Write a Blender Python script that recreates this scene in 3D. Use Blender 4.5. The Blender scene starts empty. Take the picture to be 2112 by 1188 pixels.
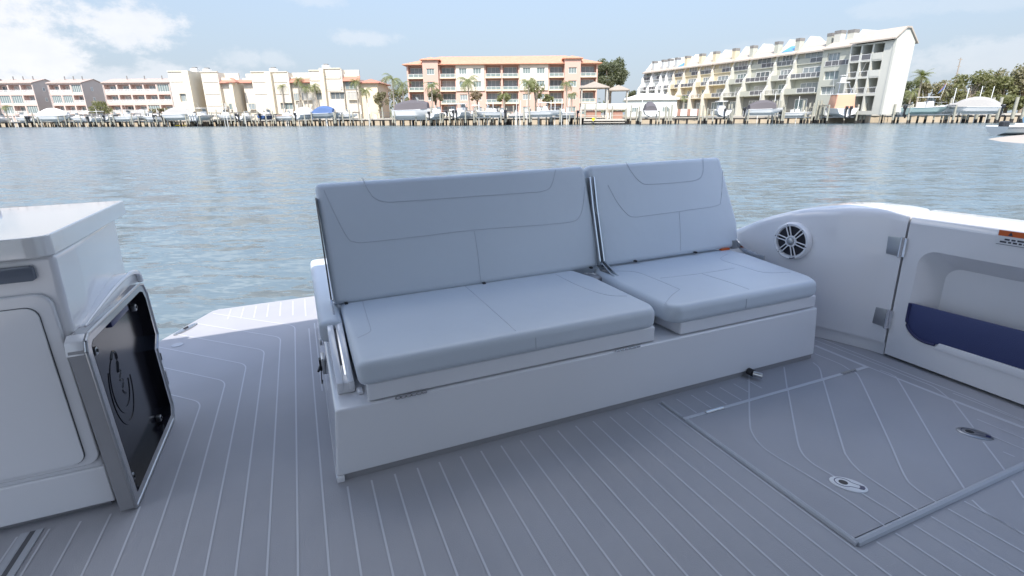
import bpy, bmesh, math, random
from mathutils import Matrix, Vector
R = math.radians
rng = random.Random(7)
C = bpy.context.scene.collection
SC = bpy.context.scene

# ------------------------------------------------------------------ camera
F, CX, CY = 1066.5, 1056.0, 594.0           # lens in photo pixels
HW = 2.05                                    # eye above the water
HD = 1.42                                    # eye above the boat's deck
def basis(th, ro, psi):                      # rows: right, forward, up axes in camera space (right, down, forward)
    c, s = math.cos(ro), math.sin(ro)
    R1 = Matrix(((c, s, 0), (-s, c, 0), (0, 0, 1)))
    R2 = Matrix(((1, 0, 0), (0, -math.sin(th), math.cos(th)), (0, math.cos(th), math.sin(th))))
    R3 = Matrix(((math.cos(psi), math.sin(psi), 0), (-math.sin(psi), math.cos(psi), 0), (0, 0, -1)))
    return R3 @ R2 @ R1
WB = basis(math.atan(355.5 / F), -0.009, 0)
DB = basis(0.302897, -0.034004, 0.376435)
cam_d = bpy.data.cameras.new('camera')
cam = bpy.data.objects.new('camera', cam_d); C.objects.link(cam)
cam_d.sensor_width = 36; cam_d.lens = F / 2112 * 36
cam_d.clip_start = 0.05; cam_d.clip_end = 6000
cm = (WB @ Matrix(((1, 0, 0), (0, -1, 0), (0, 0, -1)))).to_4x4()
cm.translation = (0, 0, HW)
cam.matrix_world = cm
SC.camera = cam
# boat frame: the boat heels a little on the water
_rot = WB @ DB.transposed()
MB_ = _rot.to_4x4(); MB_.translation = Vector((0, 0, HW)) - _rot @ Vector((0, 0, HD))
BOAT = MB_
def bray(u, v): return DB @ Vector(((u - CX) / F, (v - CY) / F, 1))
def onz(u, v, z=0):
    d = bray(u, v); t = (z - HD) / d.z; return (d.x * t, d.y * t)
def onb(u, v, b):
    d = bray(u, v); t = b / d.y; return (d.x * t, HD + d.z * t)
def ona(u, v, a):
    d = bray(u, v); t = a / d.x; return (d.y * t, HD + d.z * t)
def at(u, v, Y):                             # world point seen at pixel u,v at distance Y
    d = WB @ Vector(((u - CX) / F, (v - CY) / F, 1)); t = Y / d.y
    return Vector((d.x * t, Y, HW + d.z * t))
def onwater(u, v):
    d = WB @ Vector(((u - CX) / F, (v - CY) / F, 1)); t = -HW / d.z
    return Vector((d.x * t, d.y * t, 0))

# ------------------------------------------------------------------ light
SUN_EL, SUN_AZ = R(50), R(188)               # azimuth of the sun from +Y clockwise: behind the camera, to the left
W = bpy.data.worlds.new('World'); SC.world = W; W.use_nodes = True
nt = W.node_tree; nt.nodes.clear(); L = nt.links
out = nt.nodes.new('ShaderNodeOutputWorld'); bg = nt.nodes.new('ShaderNodeBackground')
sky = nt.nodes.new('ShaderNodeTexSky'); sky.sky_type = 'NISHITA'; sky.sun_disc = False
sky.sun_elevation = SUN_EL; sky.sun_rotation = SUN_AZ
sky.air_density = 1.1; sky.dust_density = 1.0; sky.ozone_density = 2.6
SKY_STR = 0.12
bg.inputs['Strength'].default_value = SKY_STR
L.new(bg.outputs[0], out.inputs[0])
def wn(t, **k):
    n = nt.nodes.new(t)
    for a, b in k.items(): setattr(n, a, b)
    return n
def wm(op, a, b=None, c=None, clamp=False):
    n = wn('ShaderNodeMath', operation=op); n.use_clamp = clamp
    for i, x in enumerate((a, b, c)):
        if x is None: continue
        if isinstance(x, (int, float)): n.inputs[i].default_value = x
        else: L.new(x, n.inputs[i])
    return n.outputs[0]
tc = wn('ShaderNodeTexCoord'); sp = wn('ShaderNodeSeparateXYZ'); L.new(tc.outputs['Generated'], sp.inputs[0])
az = wm('MULTIPLY', wm('ARCTAN2', sp.outputs[0], sp.outputs[1]), 57.29578)
el = wm('MULTIPLY', wm('ARCSINE', sp.outputs[2]), 57.29578)
cmb = wn('ShaderNodeCombineXYZ'); L.new(az, cmb.inputs[0]); L.new(wm('MULTIPLY', el, 1.5), cmb.inputs[1])
def noise(scale, detail=6, rough=.6):
    n = wn('ShaderNodeTexNoise'); n.inputs['Scale'].default_value = scale; n.inputs['Detail'].default_value = detail
    n.inputs['Roughness'].default_value = rough; L.new(cmb.outputs[0], n.inputs['Vector']); return n.outputs['Fac']
n1 = wm('SUBTRACT', noise(.26, 9, .66), .5); n2 = noise(.45, 5)
# cumulus: centre azimuth, elevation, half width, half height, density  (degrees); large high ones out of frame are added as fill light
CL = [(-41.5, 5.2, 6.5, 4.4, 1.0), (-44, 9.5, 4.0, 3.0, .9), (-33.5, 7.4, 4.6, 1.9, .9), (-34, 3.0, 9.5, 1.8, .6),
      (-25.5, 5.3, 2.0, 1.0, .35), (-22.5, 5.2, 1.6, .9, .3), (-14.2, 7.2, 3.6, .8, .38), (-18.5, 10.6, 3.2, 1.0, .28), (27, 6, 6, .5, .12),
      (44, 4, 9, 2.0, .38), (38, 8.0, 9, 1.0, .18), (-62, 9, 13, 7, .9), (62, 9, 12, 5, .7), (-36, 33, 22, 8, 1), (4, 31, 15, 6, 1), (36, 36, 20, 9, 1), (72, 26, 20, 10, 1), (-78, 30, 20, 10, 1), (0, 56, 40, 9, .9), (110, 34, 22, 10, .8), (-120, 32, 30, 12, .8), (170, 40, 40, 10, .6)]
tot = None
for a0, e0, ra, re, dn in CL:
    dx = wm('DIVIDE', wm('SUBTRACT', az, a0), ra); dy = wm('DIVIDE', wm('SUBTRACT', el, e0), re)
    d = wm('SQRT', wm('ADD', wm('MULTIPLY', dx, dx), wm('MULTIPLY', dy, dy)))
    d = wm('ADD', d, wm('MULTIPLY', n1, -2.6))
    mr = wn('ShaderNodeMapRange', interpolation_type='SMOOTHSTEP'); L.new(d, mr.inputs[0])
    mr.inputs[1].default_value = 1.10; mr.inputs[2].default_value = .45; mr.inputs[3].default_value = 0; mr.inputs[4].default_value = dn
    tot = mr.outputs[0] if tot is None else wm('MAXIMUM', tot, mr.outputs[0])
HAZE = (1.58, 1.84, 2.22)
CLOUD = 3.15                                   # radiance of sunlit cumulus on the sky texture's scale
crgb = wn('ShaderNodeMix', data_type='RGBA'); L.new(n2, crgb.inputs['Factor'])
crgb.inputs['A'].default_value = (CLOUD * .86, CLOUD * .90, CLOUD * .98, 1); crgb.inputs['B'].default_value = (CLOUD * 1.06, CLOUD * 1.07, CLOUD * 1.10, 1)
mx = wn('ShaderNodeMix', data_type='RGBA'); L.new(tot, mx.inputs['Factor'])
# moist coastal air: the lowest part of the sky whitens
hz = wn('ShaderNodeMapRange', interpolation_type='SMOOTHSTEP'); L.new(el, hz.inputs[0])
hz.inputs[1].default_value = 0; hz.inputs[2].default_value = 42; hz.inputs[3].default_value = .92; hz.inputs[4].default_value = 0
air = wn('ShaderNodeMix', data_type='RGBA'); L.new(hz.outputs[0], air.inputs['Factor']); L.new(sky.outputs[0], air.inputs['A'])
air.inputs['B'].default_value = (HAZE[0], HAZE[1], HAZE[2], 1); L.new(air.outputs['Result'], mx.inputs['A']); 
hi = wn('ShaderNodeMapRange', interpolation_type='SMOOTHSTEP'); L.new(el, hi.inputs[0]); hi.inputs[1].default_value = 16; hi.inputs[2].default_value = 26; hi.inputs[3].default_value = 1; hi.inputs[4].default_value = 2.7  # boosts the added clouds above the frame to raise fill on the boat
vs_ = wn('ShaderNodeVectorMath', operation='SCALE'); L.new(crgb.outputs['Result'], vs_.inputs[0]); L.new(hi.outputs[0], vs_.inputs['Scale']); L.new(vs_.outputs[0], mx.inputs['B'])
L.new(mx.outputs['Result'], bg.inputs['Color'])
sd = bpy.data.lights.new('sun', 'SUN'); sd.energy = 2.4; sd.angle = R(.53); sd.color = (1, .945, .86)
so = bpy.data.objects.new('sun', sd); C.objects.link(so)
_sv = Vector((math.sin(SUN_AZ) * math.cos(SUN_EL), math.cos(SUN_AZ) * math.cos(SUN_EL), math.sin(SUN_EL)))
so.rotation_euler = _sv.to_track_quat('Z', 'Y').to_euler(); so.location = (0, 0, 60)
SC.view_settings.view_transform = 'Standard'; SC.view_settings.look = 'None'
SC.view_settings.exposure = 1.4; SC.view_settings.gamma = 1

# ------------------------------------------------------------------ materials
def mat(name, col, rough=.5, metal=0, var=0, vscale=8, bump=0, bscale=60, coat=0, spec=.5, trans=0):
    m = bpy.data.materials.new(name); m.use_nodes = True; n = m.node_tree; p = n.nodes['Principled BSDF']
    p.inputs['Base Color'].default_value = (*col, 1); p.inputs['Roughness'].default_value = rough; p.inputs['Metallic'].default_value = metal
    p.inputs['Coat Weight'].default_value = coat; p.inputs['Coat Roughness'].default_value = .05; p.inputs['Specular IOR Level'].default_value = spec
    if var or bump:
        t = n.nodes.new('ShaderNodeTexCoord')
    if var:
        z = n.nodes.new('ShaderNodeTexNoise'); z.inputs['Scale'].default_value = vscale; z.inputs['Detail'].default_value = 5
        n.links.new(t.outputs['Object'], z.inputs['Vector'])
        x = n.nodes.new('ShaderNodeMix'); x.data_type = 'RGBA'
        x.inputs['A'].default_value = (*[c * (1 - var) for c in col], 1); x.inputs['B'].default_value = (*[min(1, c * (1 + var)) for c in col], 1)
        n.links.new(z.outputs['Fac'], x.inputs['Factor']); n.links.new(x.outputs['Result'], p.inputs['Base Color'])
    if bump:
        z = n.nodes.new('ShaderNodeTexNoise'); z.inputs['Scale'].default_value = bscale; z.inputs['Detail'].default_value = 4
        n.links.new(t.outputs['Object'], z.inputs['Vector'])
        b = n.nodes.new('ShaderNodeBump'); b.inputs['Strength'].default_value = bump; b.inputs['Distance'].default_value = .002
        n.links.new(z.outputs['Fac'], b.inputs['Height']); n.links.new(b.outputs[0], p.inputs['Normal'])
    return m
M = {}
def mk(k, *a, **kw): M[k] = mat(k, *a, **kw)
mk('gelcoat', (.76, .76, .78), .14, var=.025, vscale=2, coat=.6)
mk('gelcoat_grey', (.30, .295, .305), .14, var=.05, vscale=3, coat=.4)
mk('foam_deck', (.365, .365, .39), .72, var=.12, vscale=2.2, bump=.5, bscale=260)
mk('foam_line', (.56, .57, .60), .7)
mk('foam_pad', (.44, .455, .49), .7, bump=.3, bscale=220)
mk('vinyl', (.575, .62, .67), .40, var=.03, vscale=3, bump=.35, bscale=300)
mk('stitch', (.47, .50, .55), .7)
mk('steel', (.62, .62, .62), .16, 1)
mk('chrome', (.8, .8, .8), .08, 1)
mk('brushed', (.45, .46, .47), .35, 1)
mk('black_gloss', (.010, .010, .014), .16, spec=.3)
mk('black', (.02, .02, .022), .5)
mk('navy', (.045, .060, .165), .4, var=.08, vscale=4, bump=.6, bscale=300)
mk('navy_dark', (.018, .022, .09), .4)
mk('orange_label', (.62, .12, .02), .5)
mk('white_label', (.72, .73, .75), .4)
mk('ink', (.05, .05, .07), .6)
mk('speaker_dark', (.012, .012, .02), .6)
mk('smoke', (.16, .18, .22), .08, coat=.6)
mk('rubber', (.10, .10, .11), .6)
mk('taupe', (.50, .44, .41), .8, var=.08, vscale=.6)
mk('pink', (.62, .48, .43), .8, var=.04, vscale=.5)
mk('pinkroof', (.42, .33, .29), .85, var=.12, vscale=.8)
mk('cream', (.74, .65, .50), .8, var=.04, vscale=.4)
mk('cream_pale', (.68, .62, .53), .8, var=.03, vscale=.4)
mk('red_roof', (.46, .21, .15), .8, var=.12, vscale=2)
mk('apricot', (.60, .40, .335), .8, var=.05, vscale=.4)
mk('tile', (.58, .29, .19), .8, var=.45, vscale=1.6)
mk('white_paint', (.80, .80, .78), .6)
mk('pale_green', (.47, .475, .41), .8, var=.05, vscale=.5)
mk('pale_green_wall', (.56, .555, .50), .8, var=.04, vscale=.5)
mk('grey_wall', (.50, .52, .52), .8, var=.04, vscale=.5)
mk('yellow_wall', (.62, .55, .39), .8, var=.05, vscale=.5)
mk('shingle', (.46, .40, .34), .85, var=.12, vscale=1.5)
mk('chimney_cap', (.22, .21, .20), .7, var=.3, vscale=4)
mk('glass', (.28, .32, .33), .08, spec=.8)
mk('glass_pale', (.20, .25, .25), .08, spec=.8)
mk('glass_dark', (.13, .15, .16), .05, spec=.8); mk('curtain', (.46, .45, .42), .25, var=.15, vscale=6)
mk('dark_room', (.17, .17, .16), .6)
mk('rail_dark', (.13, .13, .14), .5)
mk('rail_glass', (.16, .17, .18), .15)
mk('tarp_blue', (.10, .30, .60), .6, var=.3, vscale=3)
mk('wood', (.34, .29, .24), .85, var=.25, vscale=3)
mk('wood_pale', (.50, .46, .40), .85, var=.2, vscale=3)
mk('wood_red', (.36, .20, .15), .85, var=.2, vscale=3)
mk('pile', (.36, .35, .29), .9, var=.3, vscale=2)
mk('pile_wet', (.035, .032, .03), .8, var=.3, vscale=2)
mk('seawall', (.46, .38, .28), .9, var=.2, vscale=.7)
mk('concrete', (.50, .47, .42), .9, var=.12, vscale=.6)
mk('thatch', (.34, .29, .24), .9, var=.2, vscale=3)
mk('boathouse', (.66, .70, .68), .7)
mk('hull_white', (.80, .80, .80), .3)
mk('hull_grey', (.36, .40, .43), .3)
mk('hull_teal', (.42, .55, .54), .3)
mk('hull_navy', (.04, .08, .20), .3)
mk('canvas_dark', (.11, .10, .11), .8)
mk('canvas_grey', (.36, .35, .34), .8)
mk('canvas_white', (.80, .79, .77), .7)
mk('canvas_coral', (.66, .36, .24), .8)
mk('canvas_blue', (.07, .13, .29), .7)
mk('motor_black', (.025, .027, .032), .25)
mk('motor_white', (.75, .75, .75), .25)
mk('yellow', (.80, .62, .02), .6)
mk('red', (.55, .05, .03), .6)
mk('shirt', (.22, .40, .55), .8)
mk('skin', (.55, .34, .25), .6)
mk('cap', (.7, .68, .66), .8)
mk('bark', (.26, .22, .18), .9, var=.25, vscale=3)
mk('palm_bark', (.36, .32, .27), .9, var=.2, vscale=4)
def leafmat(name, col, var=.4):
    m = mat(name, col, .55, var=var, vscale=.8); n = m.node_tree; p = n.nodes['Principled BSDF']
    tr = n.nodes.new('ShaderNodeBsdfTranslucent'); tr.inputs[0].default_value = (col[0] * 1.3, col[1] * 1.4, col[2] * .7, 1)
    ms = n.nodes.new('ShaderNodeMixShader'); ms.inputs[0].default_value = .3
    o = n.nodes['Material Output']
    n.links.new(p.outputs[0], ms.inputs[1]); n.links.new(tr.outputs[0], ms.inputs[2]); n.links.new(ms.outputs[0], o.inputs[0]); M[name] = m
leafmat('leaf_oak', (.14, .155, .095)); leafmat('leaf_green', (.20, .205, .10)); leafmat('leaf_olive', (.25, .23, .15)); leafmat('leaf_palm', (.22, .24, .11)); leafmat('leaf_dry', (.30, .24, .18), .25)
def soften(name, scale, dist):                 # broad shallow sag and puckers under the fine grain
    n = M[name].node_tree; p = n.nodes['Principled BSDF']; old = p.inputs['Normal'].links[0].from_socket
    t = n.nodes.new('ShaderNodeTexCoord'); z = n.nodes.new('ShaderNodeTexNoise'); z.inputs['Scale'].default_value = scale; z.inputs['Detail'].default_value = 2
    n.links.new(t.outputs['Object'], z.inputs['Vector']); b = n.nodes.new('ShaderNodeBump'); b.inputs['Strength'].default_value = 1; b.inputs['Distance'].default_value = dist
    n.links.new(z.outputs['Fac'], b.inputs['Height']); n.links.new(old, b.inputs['Normal']); n.links.new(b.outputs[0], p.inputs['Normal'])
soften('vinyl', 5, .005)
mk('counter', (.80, .79, .78), .06, coat=1)
# ground, water, sand
mk('lawn', (.26, .22, .14), .95, var=.3, vscale=.15)
mk('sand', (.40, .355, .31), .95, var=.05, vscale=2)
def water_mat():
    m = bpy.data.materials.new('water'); m.use_nodes = True; n = m.node_tree; p = n.nodes['Principled BSDF']; K = n.links
    p.inputs['Base Color'].default_value = (.070, .125, .115, 1); p.inputs['Roughness'].default_value = .18; p.inputs['IOR'].default_value = 1.33
    t = n.nodes.new('ShaderNodeTexCoord')
    def layer(sx, sy, rot, scale, detail, rough, dist=0):
        mp = n.nodes.new('ShaderNodeMapping'); mp.inputs['Scale'].default_value = (sx, sy, 1); mp.inputs['Rotation'].default_value = (0, 0, rot)
        K.new(t.outputs['Object'], mp.inputs[0])
        z = n.nodes.new('ShaderNodeTexNoise'); z.inputs['Scale'].default_value = scale; z.inputs['Detail'].default_value = detail; z.inputs['Roughness'].default_value = rough
        z.inputs['Distortion'].default_value = dist
        K.new(mp.outputs[0], z.inputs['Vector']); return z.outputs['Fac']
    wp_ = layer(.5, 1, .2, .035, 4, .6); wr = n.nodes.new('ShaderNodeMapRange'); K.new(wp_, wr.inputs[0]); wr.inputs[1].default_value = .35; wr.inputs[2].default_value = .65; wr.inputs[3].default_value = .55; wr.inputs[4].default_value = 1.3
    geo = n.nodes.new('ShaderNodeNewGeometry'); acc = geo.outputs['Normal']
    for sx_, sy_, rot, sc, det, amp in ((.42, 1.0, .22, .8, 2, .34), (.40, 1.25, -.12, 2.6, 3, 1.45), (.55, 1.5, .35, 8.0, 3, 1.15)):
        mp = n.nodes.new('ShaderNodeMapping'); mp.inputs['Scale'].default_value = (sx_, sy_, 1); mp.inputs['Rotation'].default_value = (0, 0, rot); K.new(t.outputs['Object'], mp.inputs[0])
        z = n.nodes.new('ShaderNodeTexNoise'); z.inputs['Scale'].default_value = sc; z.inputs['Detail'].default_value = det; z.inputs['Roughness'].default_value = .5; z.inputs['Distortion'].default_value = .5; K.new(mp.outputs[0], z.inputs['Vector'])
        q = n.nodes.new('ShaderNodeVectorMath'); q.operation = 'SUBTRACT'; K.new(z.outputs['Color'], q.inputs[0]); q.inputs[1].default_value = (.5, .5, .5)
        g_ = n.nodes.new('ShaderNodeVectorMath'); g_.operation = 'SCALE'; K.new(q.outputs[0], g_.inputs[0]); K.new(wr.outputs[0], g_.inputs['Scale']); q = g_
        w = n.nodes.new('ShaderNodeVectorMath'); w.operation = 'MULTIPLY_ADD'; K.new(q.outputs[0], w.inputs[0]); w.inputs[1].default_value = (amp * .6, amp, 0); K.new(acc, w.inputs[2]); acc = w.outputs[0]
    nz = n.nodes.new('ShaderNodeVectorMath'); nz.operation = 'NORMALIZE'; K.new(acc, nz.inputs[0]); K.new(nz.outputs[0], p.inputs['Normal'])
    # shallower, greener patches
    c = layer(1, 1, 0, .03, 3, .5); x = n.nodes.new('ShaderNodeMix'); x.data_type = 'RGBA'
    x.inputs['A'].default_value = (.105, .145, .170, 1); x.inputs['B'].default_value = (.140, .185, .200, 1); K.new(c, x.inputs['Factor']); K.new(x.outputs['Result'], p.inputs['Base Color'])
    M['water'] = m
water_mat()

# ------------------------------------------------------------------ mesh helpers
class MB:
    def __init__(s): s.v = []; s.f = []; s.m = []
    def add(s, vs, fs, mi=0):
        o = len(s.v); s.v += [tuple(p) for p in vs]
        for f in fs: s.f.append([i + o for i in f]); s.m.append(mi)
        return s
    def box(s, x0, x1, y0, y1, z0, z1, mi=0):
        v = [(x, y, z) for z in (z0, z1) for y in (y0, y1) for x in (x0, x1)]
        return s.add(v, [(0, 2, 3, 1), (4, 5, 7, 6), (0, 1, 5, 4), (2, 6, 7, 3), (0, 4, 6, 2), (1, 3, 7, 5)], mi)
    def prism(s, poly, lo, hi, axis='z', mi=0, bev=0, seg=3, top=None):
        def P(p, h):
            return (p[0], p[1], h) if axis == 'z' else ((h, p[0], p[1]) if axis == 'x' else (p[0], h, p[1]))
        b = bmesh.new(); n = len(poly); tp = top or poly
        A = [b.verts.new(P(p, lo)) for p in poly]; B = [b.verts.new(P(p, hi)) for p in tp]
        b.faces.new(A); b.faces.new(B)
        for i in range(n): b.faces.new((A[i], A[(i + 1) % n], B[(i + 1) % n], B[i]))
        bmesh.ops.recalc_face_normals(b, faces=b.faces)
        if bev: bmesh.ops.bevel(b, geom=list(b.edges), offset=bev, segments=seg, profile=.5, affect='EDGES', clamp_overlap=True)
        return s.take(b, mi)
    def take(s, b, mi=0):
        b.verts.index_update(); o = len(s.v); s.v += [tuple(v.co) for v in b.verts]
        for f in b.faces: s.f.append([v.index + o for v in f.verts]); s.m.append(mi)
        b.free(); return s
    def rbox(s, x0, x1, y0, y1, z0, z1, bev=.01, seg=3, mi=0):
        return s.prism([(x0, y0), (x1, y0), (x1, y1), (x0, y1)], z0, z1, 'z', mi, bev, seg)
    def tube(s, pts, r, n=8, mi=0, cap=True):
        pts = [Vector(p) for p in pts]; rs = r if isinstance(r, (list, tuple)) else [r] * len(pts); rings = []; vs = []
        up = Vector((0, 0, 1))
        for i, p in enumerate(pts):
            d = (pts[min(i + 1, len(pts) - 1)] - pts[max(i - 1, 0)]).normalized()
            u = d.cross(up if abs(d.z) < .95 else Vector((0, 1, 0))).normalized(); w = u.cross(d)
            rings.append([len(vs) + k for k in range(n)])
            vs += [p + (u * math.cos(2 * math.pi * k / n) + w * math.sin(2 * math.pi * k / n)) * rs[i] for k in range(n)]
        fs = []
        for i in range(len(pts) - 1):
            for k in range(n): fs.append((rings[i][k], rings[i][(k + 1) % n], rings[i + 1][(k + 1) % n], rings[i + 1][k]))
        if cap: fs += [tuple(reversed(rings[0])), tuple(rings[-1])]
        return s.add(vs, fs, mi)
    def lathe(s, prof, c=(0, 0, 0), ax=None, n=24, mi=0):     # prof (r, h) about axis frame ax (3 vectors u,w,axis)
        u, w, d = ax or (Vector((1, 0, 0)), Vector((0, 1, 0)), Vector((0, 0, 1))); c = Vector(c); vs = []; fs = []
        for r, h in prof: vs += [c + (u * math.cos(2 * math.pi * k / n) + w * math.sin(2 * math.pi * k / n)) * r + d * h for k in range(n)]
        for i in range(len(prof) - 1):
            for k in range(n): fs.append((i * n + k, i * n + (k + 1) % n, (i + 1) * n + (k + 1) % n, (i + 1) * n + k))
        if prof[0][0] > 1e-4: fs.append(tuple(range(n - 1, -1, -1)))
        if prof[-1][0] > 1e-4: fs.append(tuple((len(prof) - 1) * n + k for k in range(n)))
        return s.add(vs, fs, mi)
    def ribbon(s, pts, w, z, mi=0):                            # flat strip on a deck
        pts = [Vector((p[0], p[1])) for p in pts]; vs = []
        for i, p in enumerate(pts):
            d = (pts[min(i + 1, len(pts) - 1)] - pts[max(i - 1, 0)]).normalized(); nn = Vector((-d.y, d.x)) * w / 2
            vs += [(p.x + nn.x, p.y + nn.y, z), (p.x - nn.x, p.y - nn.y, z)]
        return s.add(vs, [(2 * i + 1, 2 * i + 3, 2 * i + 2, 2 * i) for i in range(len(pts) - 1)], mi)
    def loft(s, rings, mi=0, close=True, cap=True):
        n = len(rings[0]); vs = [p for r in rings for p in r]; fs = []
        for i in range(len(rings) - 1):
            for k in range(n if close else n - 1): fs.append((i * n + k, i * n + (k + 1) % n, (i + 1) * n + (k + 1) % n, (i + 1) * n + k))
        if cap: fs += [tuple(range(n - 1, -1, -1)), tuple((len(rings) - 1) * n + k for k in range(n))]
        return s.add(vs, fs, mi)
    def ball(s, c, r, n=10, mi=0):
        rx, ry, rz = r if isinstance(r, (tuple, list)) else (r, r, r); c = Vector(c); vs = []; fs = []; h = n // 2 + 1
        for i in range(h + 1):
            t = math.pi * i / h
            vs += [c + Vector((rx * math.sin(t) * math.cos(2 * math.pi * k / n), ry * math.sin(t) * math.sin(2 * math.pi * k / n), rz * math.cos(t))) for k in range(n)]
        for i in range(h):
            for k in range(n): fs.append((i * n + k, (i + 1) * n + k, (i + 1) * n + (k + 1) % n, i * n + (k + 1) % n))
        return s.add(vs, fs, mi)
    def mesh(s, name, mats, smooth=None, shift=(0, 0, 0), recalc=True):
        me = bpy.data.meshes.new(name); sx, sy, sz = shift
        me.from_pydata([(x - sx, y - sy, z - sz) for x, y, z in s.v], [], s.f)
        for m in (mats if isinstance(mats, (list, tuple)) else [mats]): me.materials.append(M[m])
        me.polygons.foreach_set('material_index', s.m)
        if recalc:
            b = bmesh.new(); b.from_mesh(me); bmesh.ops.recalc_face_normals(b, faces=b.faces); b.to_mesh(me); b.free()
        if smooth is not None:
            me.polygons.foreach_set('use_smooth', [True] * len(me.polygons)); me.set_sharp_from_angle(angle=R(smooth))
        me.update(); return me
def tag(o, label=None, cat=None, group=None, kind=None):
    if label: o['label'] = label
    if cat: o['category'] = cat
    if group: o['group'] = group
    if kind: o['kind'] = kind
    return o
SHIFT = {}
def link(name, data, parent=None):
    o = bpy.data.objects.new(name, data); C.objects.link(o)
    if parent: o.parent = parent
    return o
def thing(name, label, cat, loc=(0, 0, 0), rz=0, group=None, boat=False):
    o = link(name, None); o.empty_display_size = .3
    m = Matrix.Translation(loc) @ Matrix.Rotation(rz, 4, 'Z'); o.matrix_world = (BOAT @ m) if boat else m
    SHIFT[o.name] = loc if boat else (0, 0, 0)
    return tag(o, label, cat, group)
def part(name, mb, mats, parent, smooth=None, label=None, wn_=False):
    sh = SHIFT.get(parent.name, (0, 0, 0)); o = link(name, mb.mesh(name, mats, smooth, sh), parent); SHIFT[o.name] = sh
    if label: o['label'] = label
    if wn_:
        w = o.modifiers.new('wn', 'WEIGHTED_NORMAL'); w.keep_sharp = True
    return o
def solo(name, mb, mats, smooth=None, boat=False, loc=(0, 0, 0), **k):
    o = link(name, mb.mesh(name, mats, smooth, loc if boat else (0, 0, 0)))
    m = Matrix.Translation(loc); o.matrix_world = (BOAT @ m) if boat else m
    return tag(o, **k)

# ------------------------------------------------------------------ BOAT DECK
S0, SP = -1.0792, 0.098534                    # planking grid: first line, pitch
def arc(p0, pc, p1, rad, n=8):                # polyline with its middle corner rounded
    p0, pc, p1 = Vector(p0), Vector(pc), Vector(p1); d0 = (p0 - pc).normalized(); d1 = (p1 - pc).normalized()
    a, b = pc + d0 * rad, pc + d1 * rad
    return [p0] + [(1 - t) ** 2 * a + 2 * t * (1 - t) * pc + t * t * b for t in [i / n for i in range(n + 1)]] + [p1]
mb = MB()
outl = [(-4.2, -4.0), (3.42, -4.0), (3.42, 3.2), (3.30, 4.1), (3.0, 4.85), (-.80, 4.85), (-.845, 4.82), (-1.126, 4.22), (-1.45, 3.75), (-1.95, 3.5), (-4.2, 3.45)]
mb.prism(outl, -.07, 0, 'z', 0)
mb.prism([(x * .99, y * .99) for x, y in outl], -1.3, -.071, 'z', 2)
LZ, LW = .0015, .0075
def px(*uv): return [onz(u, v) for u, v in uv]
def smooth_px(uv, n=5):
    P = [Vector(p) for p in px(*uv)]; P = [P[0] * 2 - P[1]] + P + [P[-1] * 2 - P[-2]]; o = []
    for i in range(1, len(P) - 2):
        for k in range(n):
            t = k / n; a, b, c, d = P[i - 1:i + 3]
            o.append(.5 * (2 * b + (c - a) * t + (2 * a - 5 * b + 4 * c - d) * t * t + (3 * b - a - 3 * c + d) * t ** 3))
    return o + [P[-2]]
for n in range(-9, 4):
    if n == 0: mb.ribbon([(S0 + n * SP, -2.6), (S0 + n * SP, 2.19)], LW, LZ, 1)
    elif n > -2: mb.ribbon([(S0 + n * SP, -2.6), (S0 + n * SP, 2.19)], LW, LZ, 1)
# lines that turn 45 degrees to port on the swim platform
corner = {4: 3.06, 5: 3.29, 6: 3.50, 7: 3.70, 8: 3.905, 9: 4.11}
def tq_(n, a, cb): return .60 if n < 6 else (a + .845 + .468 * (4.82 - cb)) / 1.468 - .03
for n, cb in corner.items():
    a = S0 + n * SP; mb.ribbon(arc((a, -2.6), (a, cb), (a - tq_(n, a, cb), cb + tq_(n, a, cb)), .07), LW, LZ, 1)
for n in range(10, 28):
    a = S0 + n * SP; hi = 4.0 if n == 10 else (3.94 if n == 11 else 1.965)
    if n == 11: mb.ribbon([(a - .055, 2.9), (a - .055, 4.1)], LW, LZ, 1); hi = 1.965
    mb.ribbon([(a, -2.6), (a, hi)], LW, LZ, 1)
for i in range(9):                             # short lines on the aft edge of the platform
    a = -.70 + i * SP; mb.ribbon([(a, 4.33 + (.2 - i * .03 if i < 6 else -.02)), (a, 4.79)], LW, LZ, 1)
# starboard planking past the hatch
mb.ribbon(px((1681, 694), (1750, 722), (1900, 782), (2005, 822), (2112, 868)), LW, LZ, 1)
mb.ribbon(smooth_px([(1681, 702), (1800, 748), (1880, 780), (1925, 798), (1952, 818), (1962, 825)]), LW, LZ, 1)
mb.ribbon(px((1681, 713), (1800, 762), (1960, 824), (2112, 883)), .022, LZ, 1)
mb.ribbon(px((1965, 811), (2112, 870)), LW, LZ, 1)
mb.ribbon(smooth_px([(1681, 730), (1730, 750), (1752, 763)]), LW, LZ, 1)
for u in ((1440, 832, 1482, 853), (1417, 818, 1458, 848), (1475, 811, 1519, 839), (1447, 811, 1490, 838), (1505, 796, 1528, 811)):
    pass
for i in range(6):
    a = 1.70 + i * .0985; mb.ribbon([(a, 1.81 if i < 4 else 1.86), (a, 1.965)], LW, LZ, 1)
mb.ribbon(px((1545, 775), (1545, 825)), LW, LZ, 1)
mb.ribbon(px((1617, 757), (1624, 806)), LW, LZ, 1)
mb.ribbon(smooth_px([(1677, 748), (1690, 760), (1696, 783)]), LW, LZ, 1)
for n in range(28, 34):                        # forward of the hatch
    mb.ribbon([(S0 + n * SP, -2.6), (S0 + n * SP, .885)], LW, LZ, 1)
mb.ribbon(smooth_px([(2005, 1032), (2035, 1058), (2112, 1103)]), LW, LZ, 1)
mb.ribbon(px((2087, 992), (2112, 1028)), LW, LZ, 1)
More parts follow.
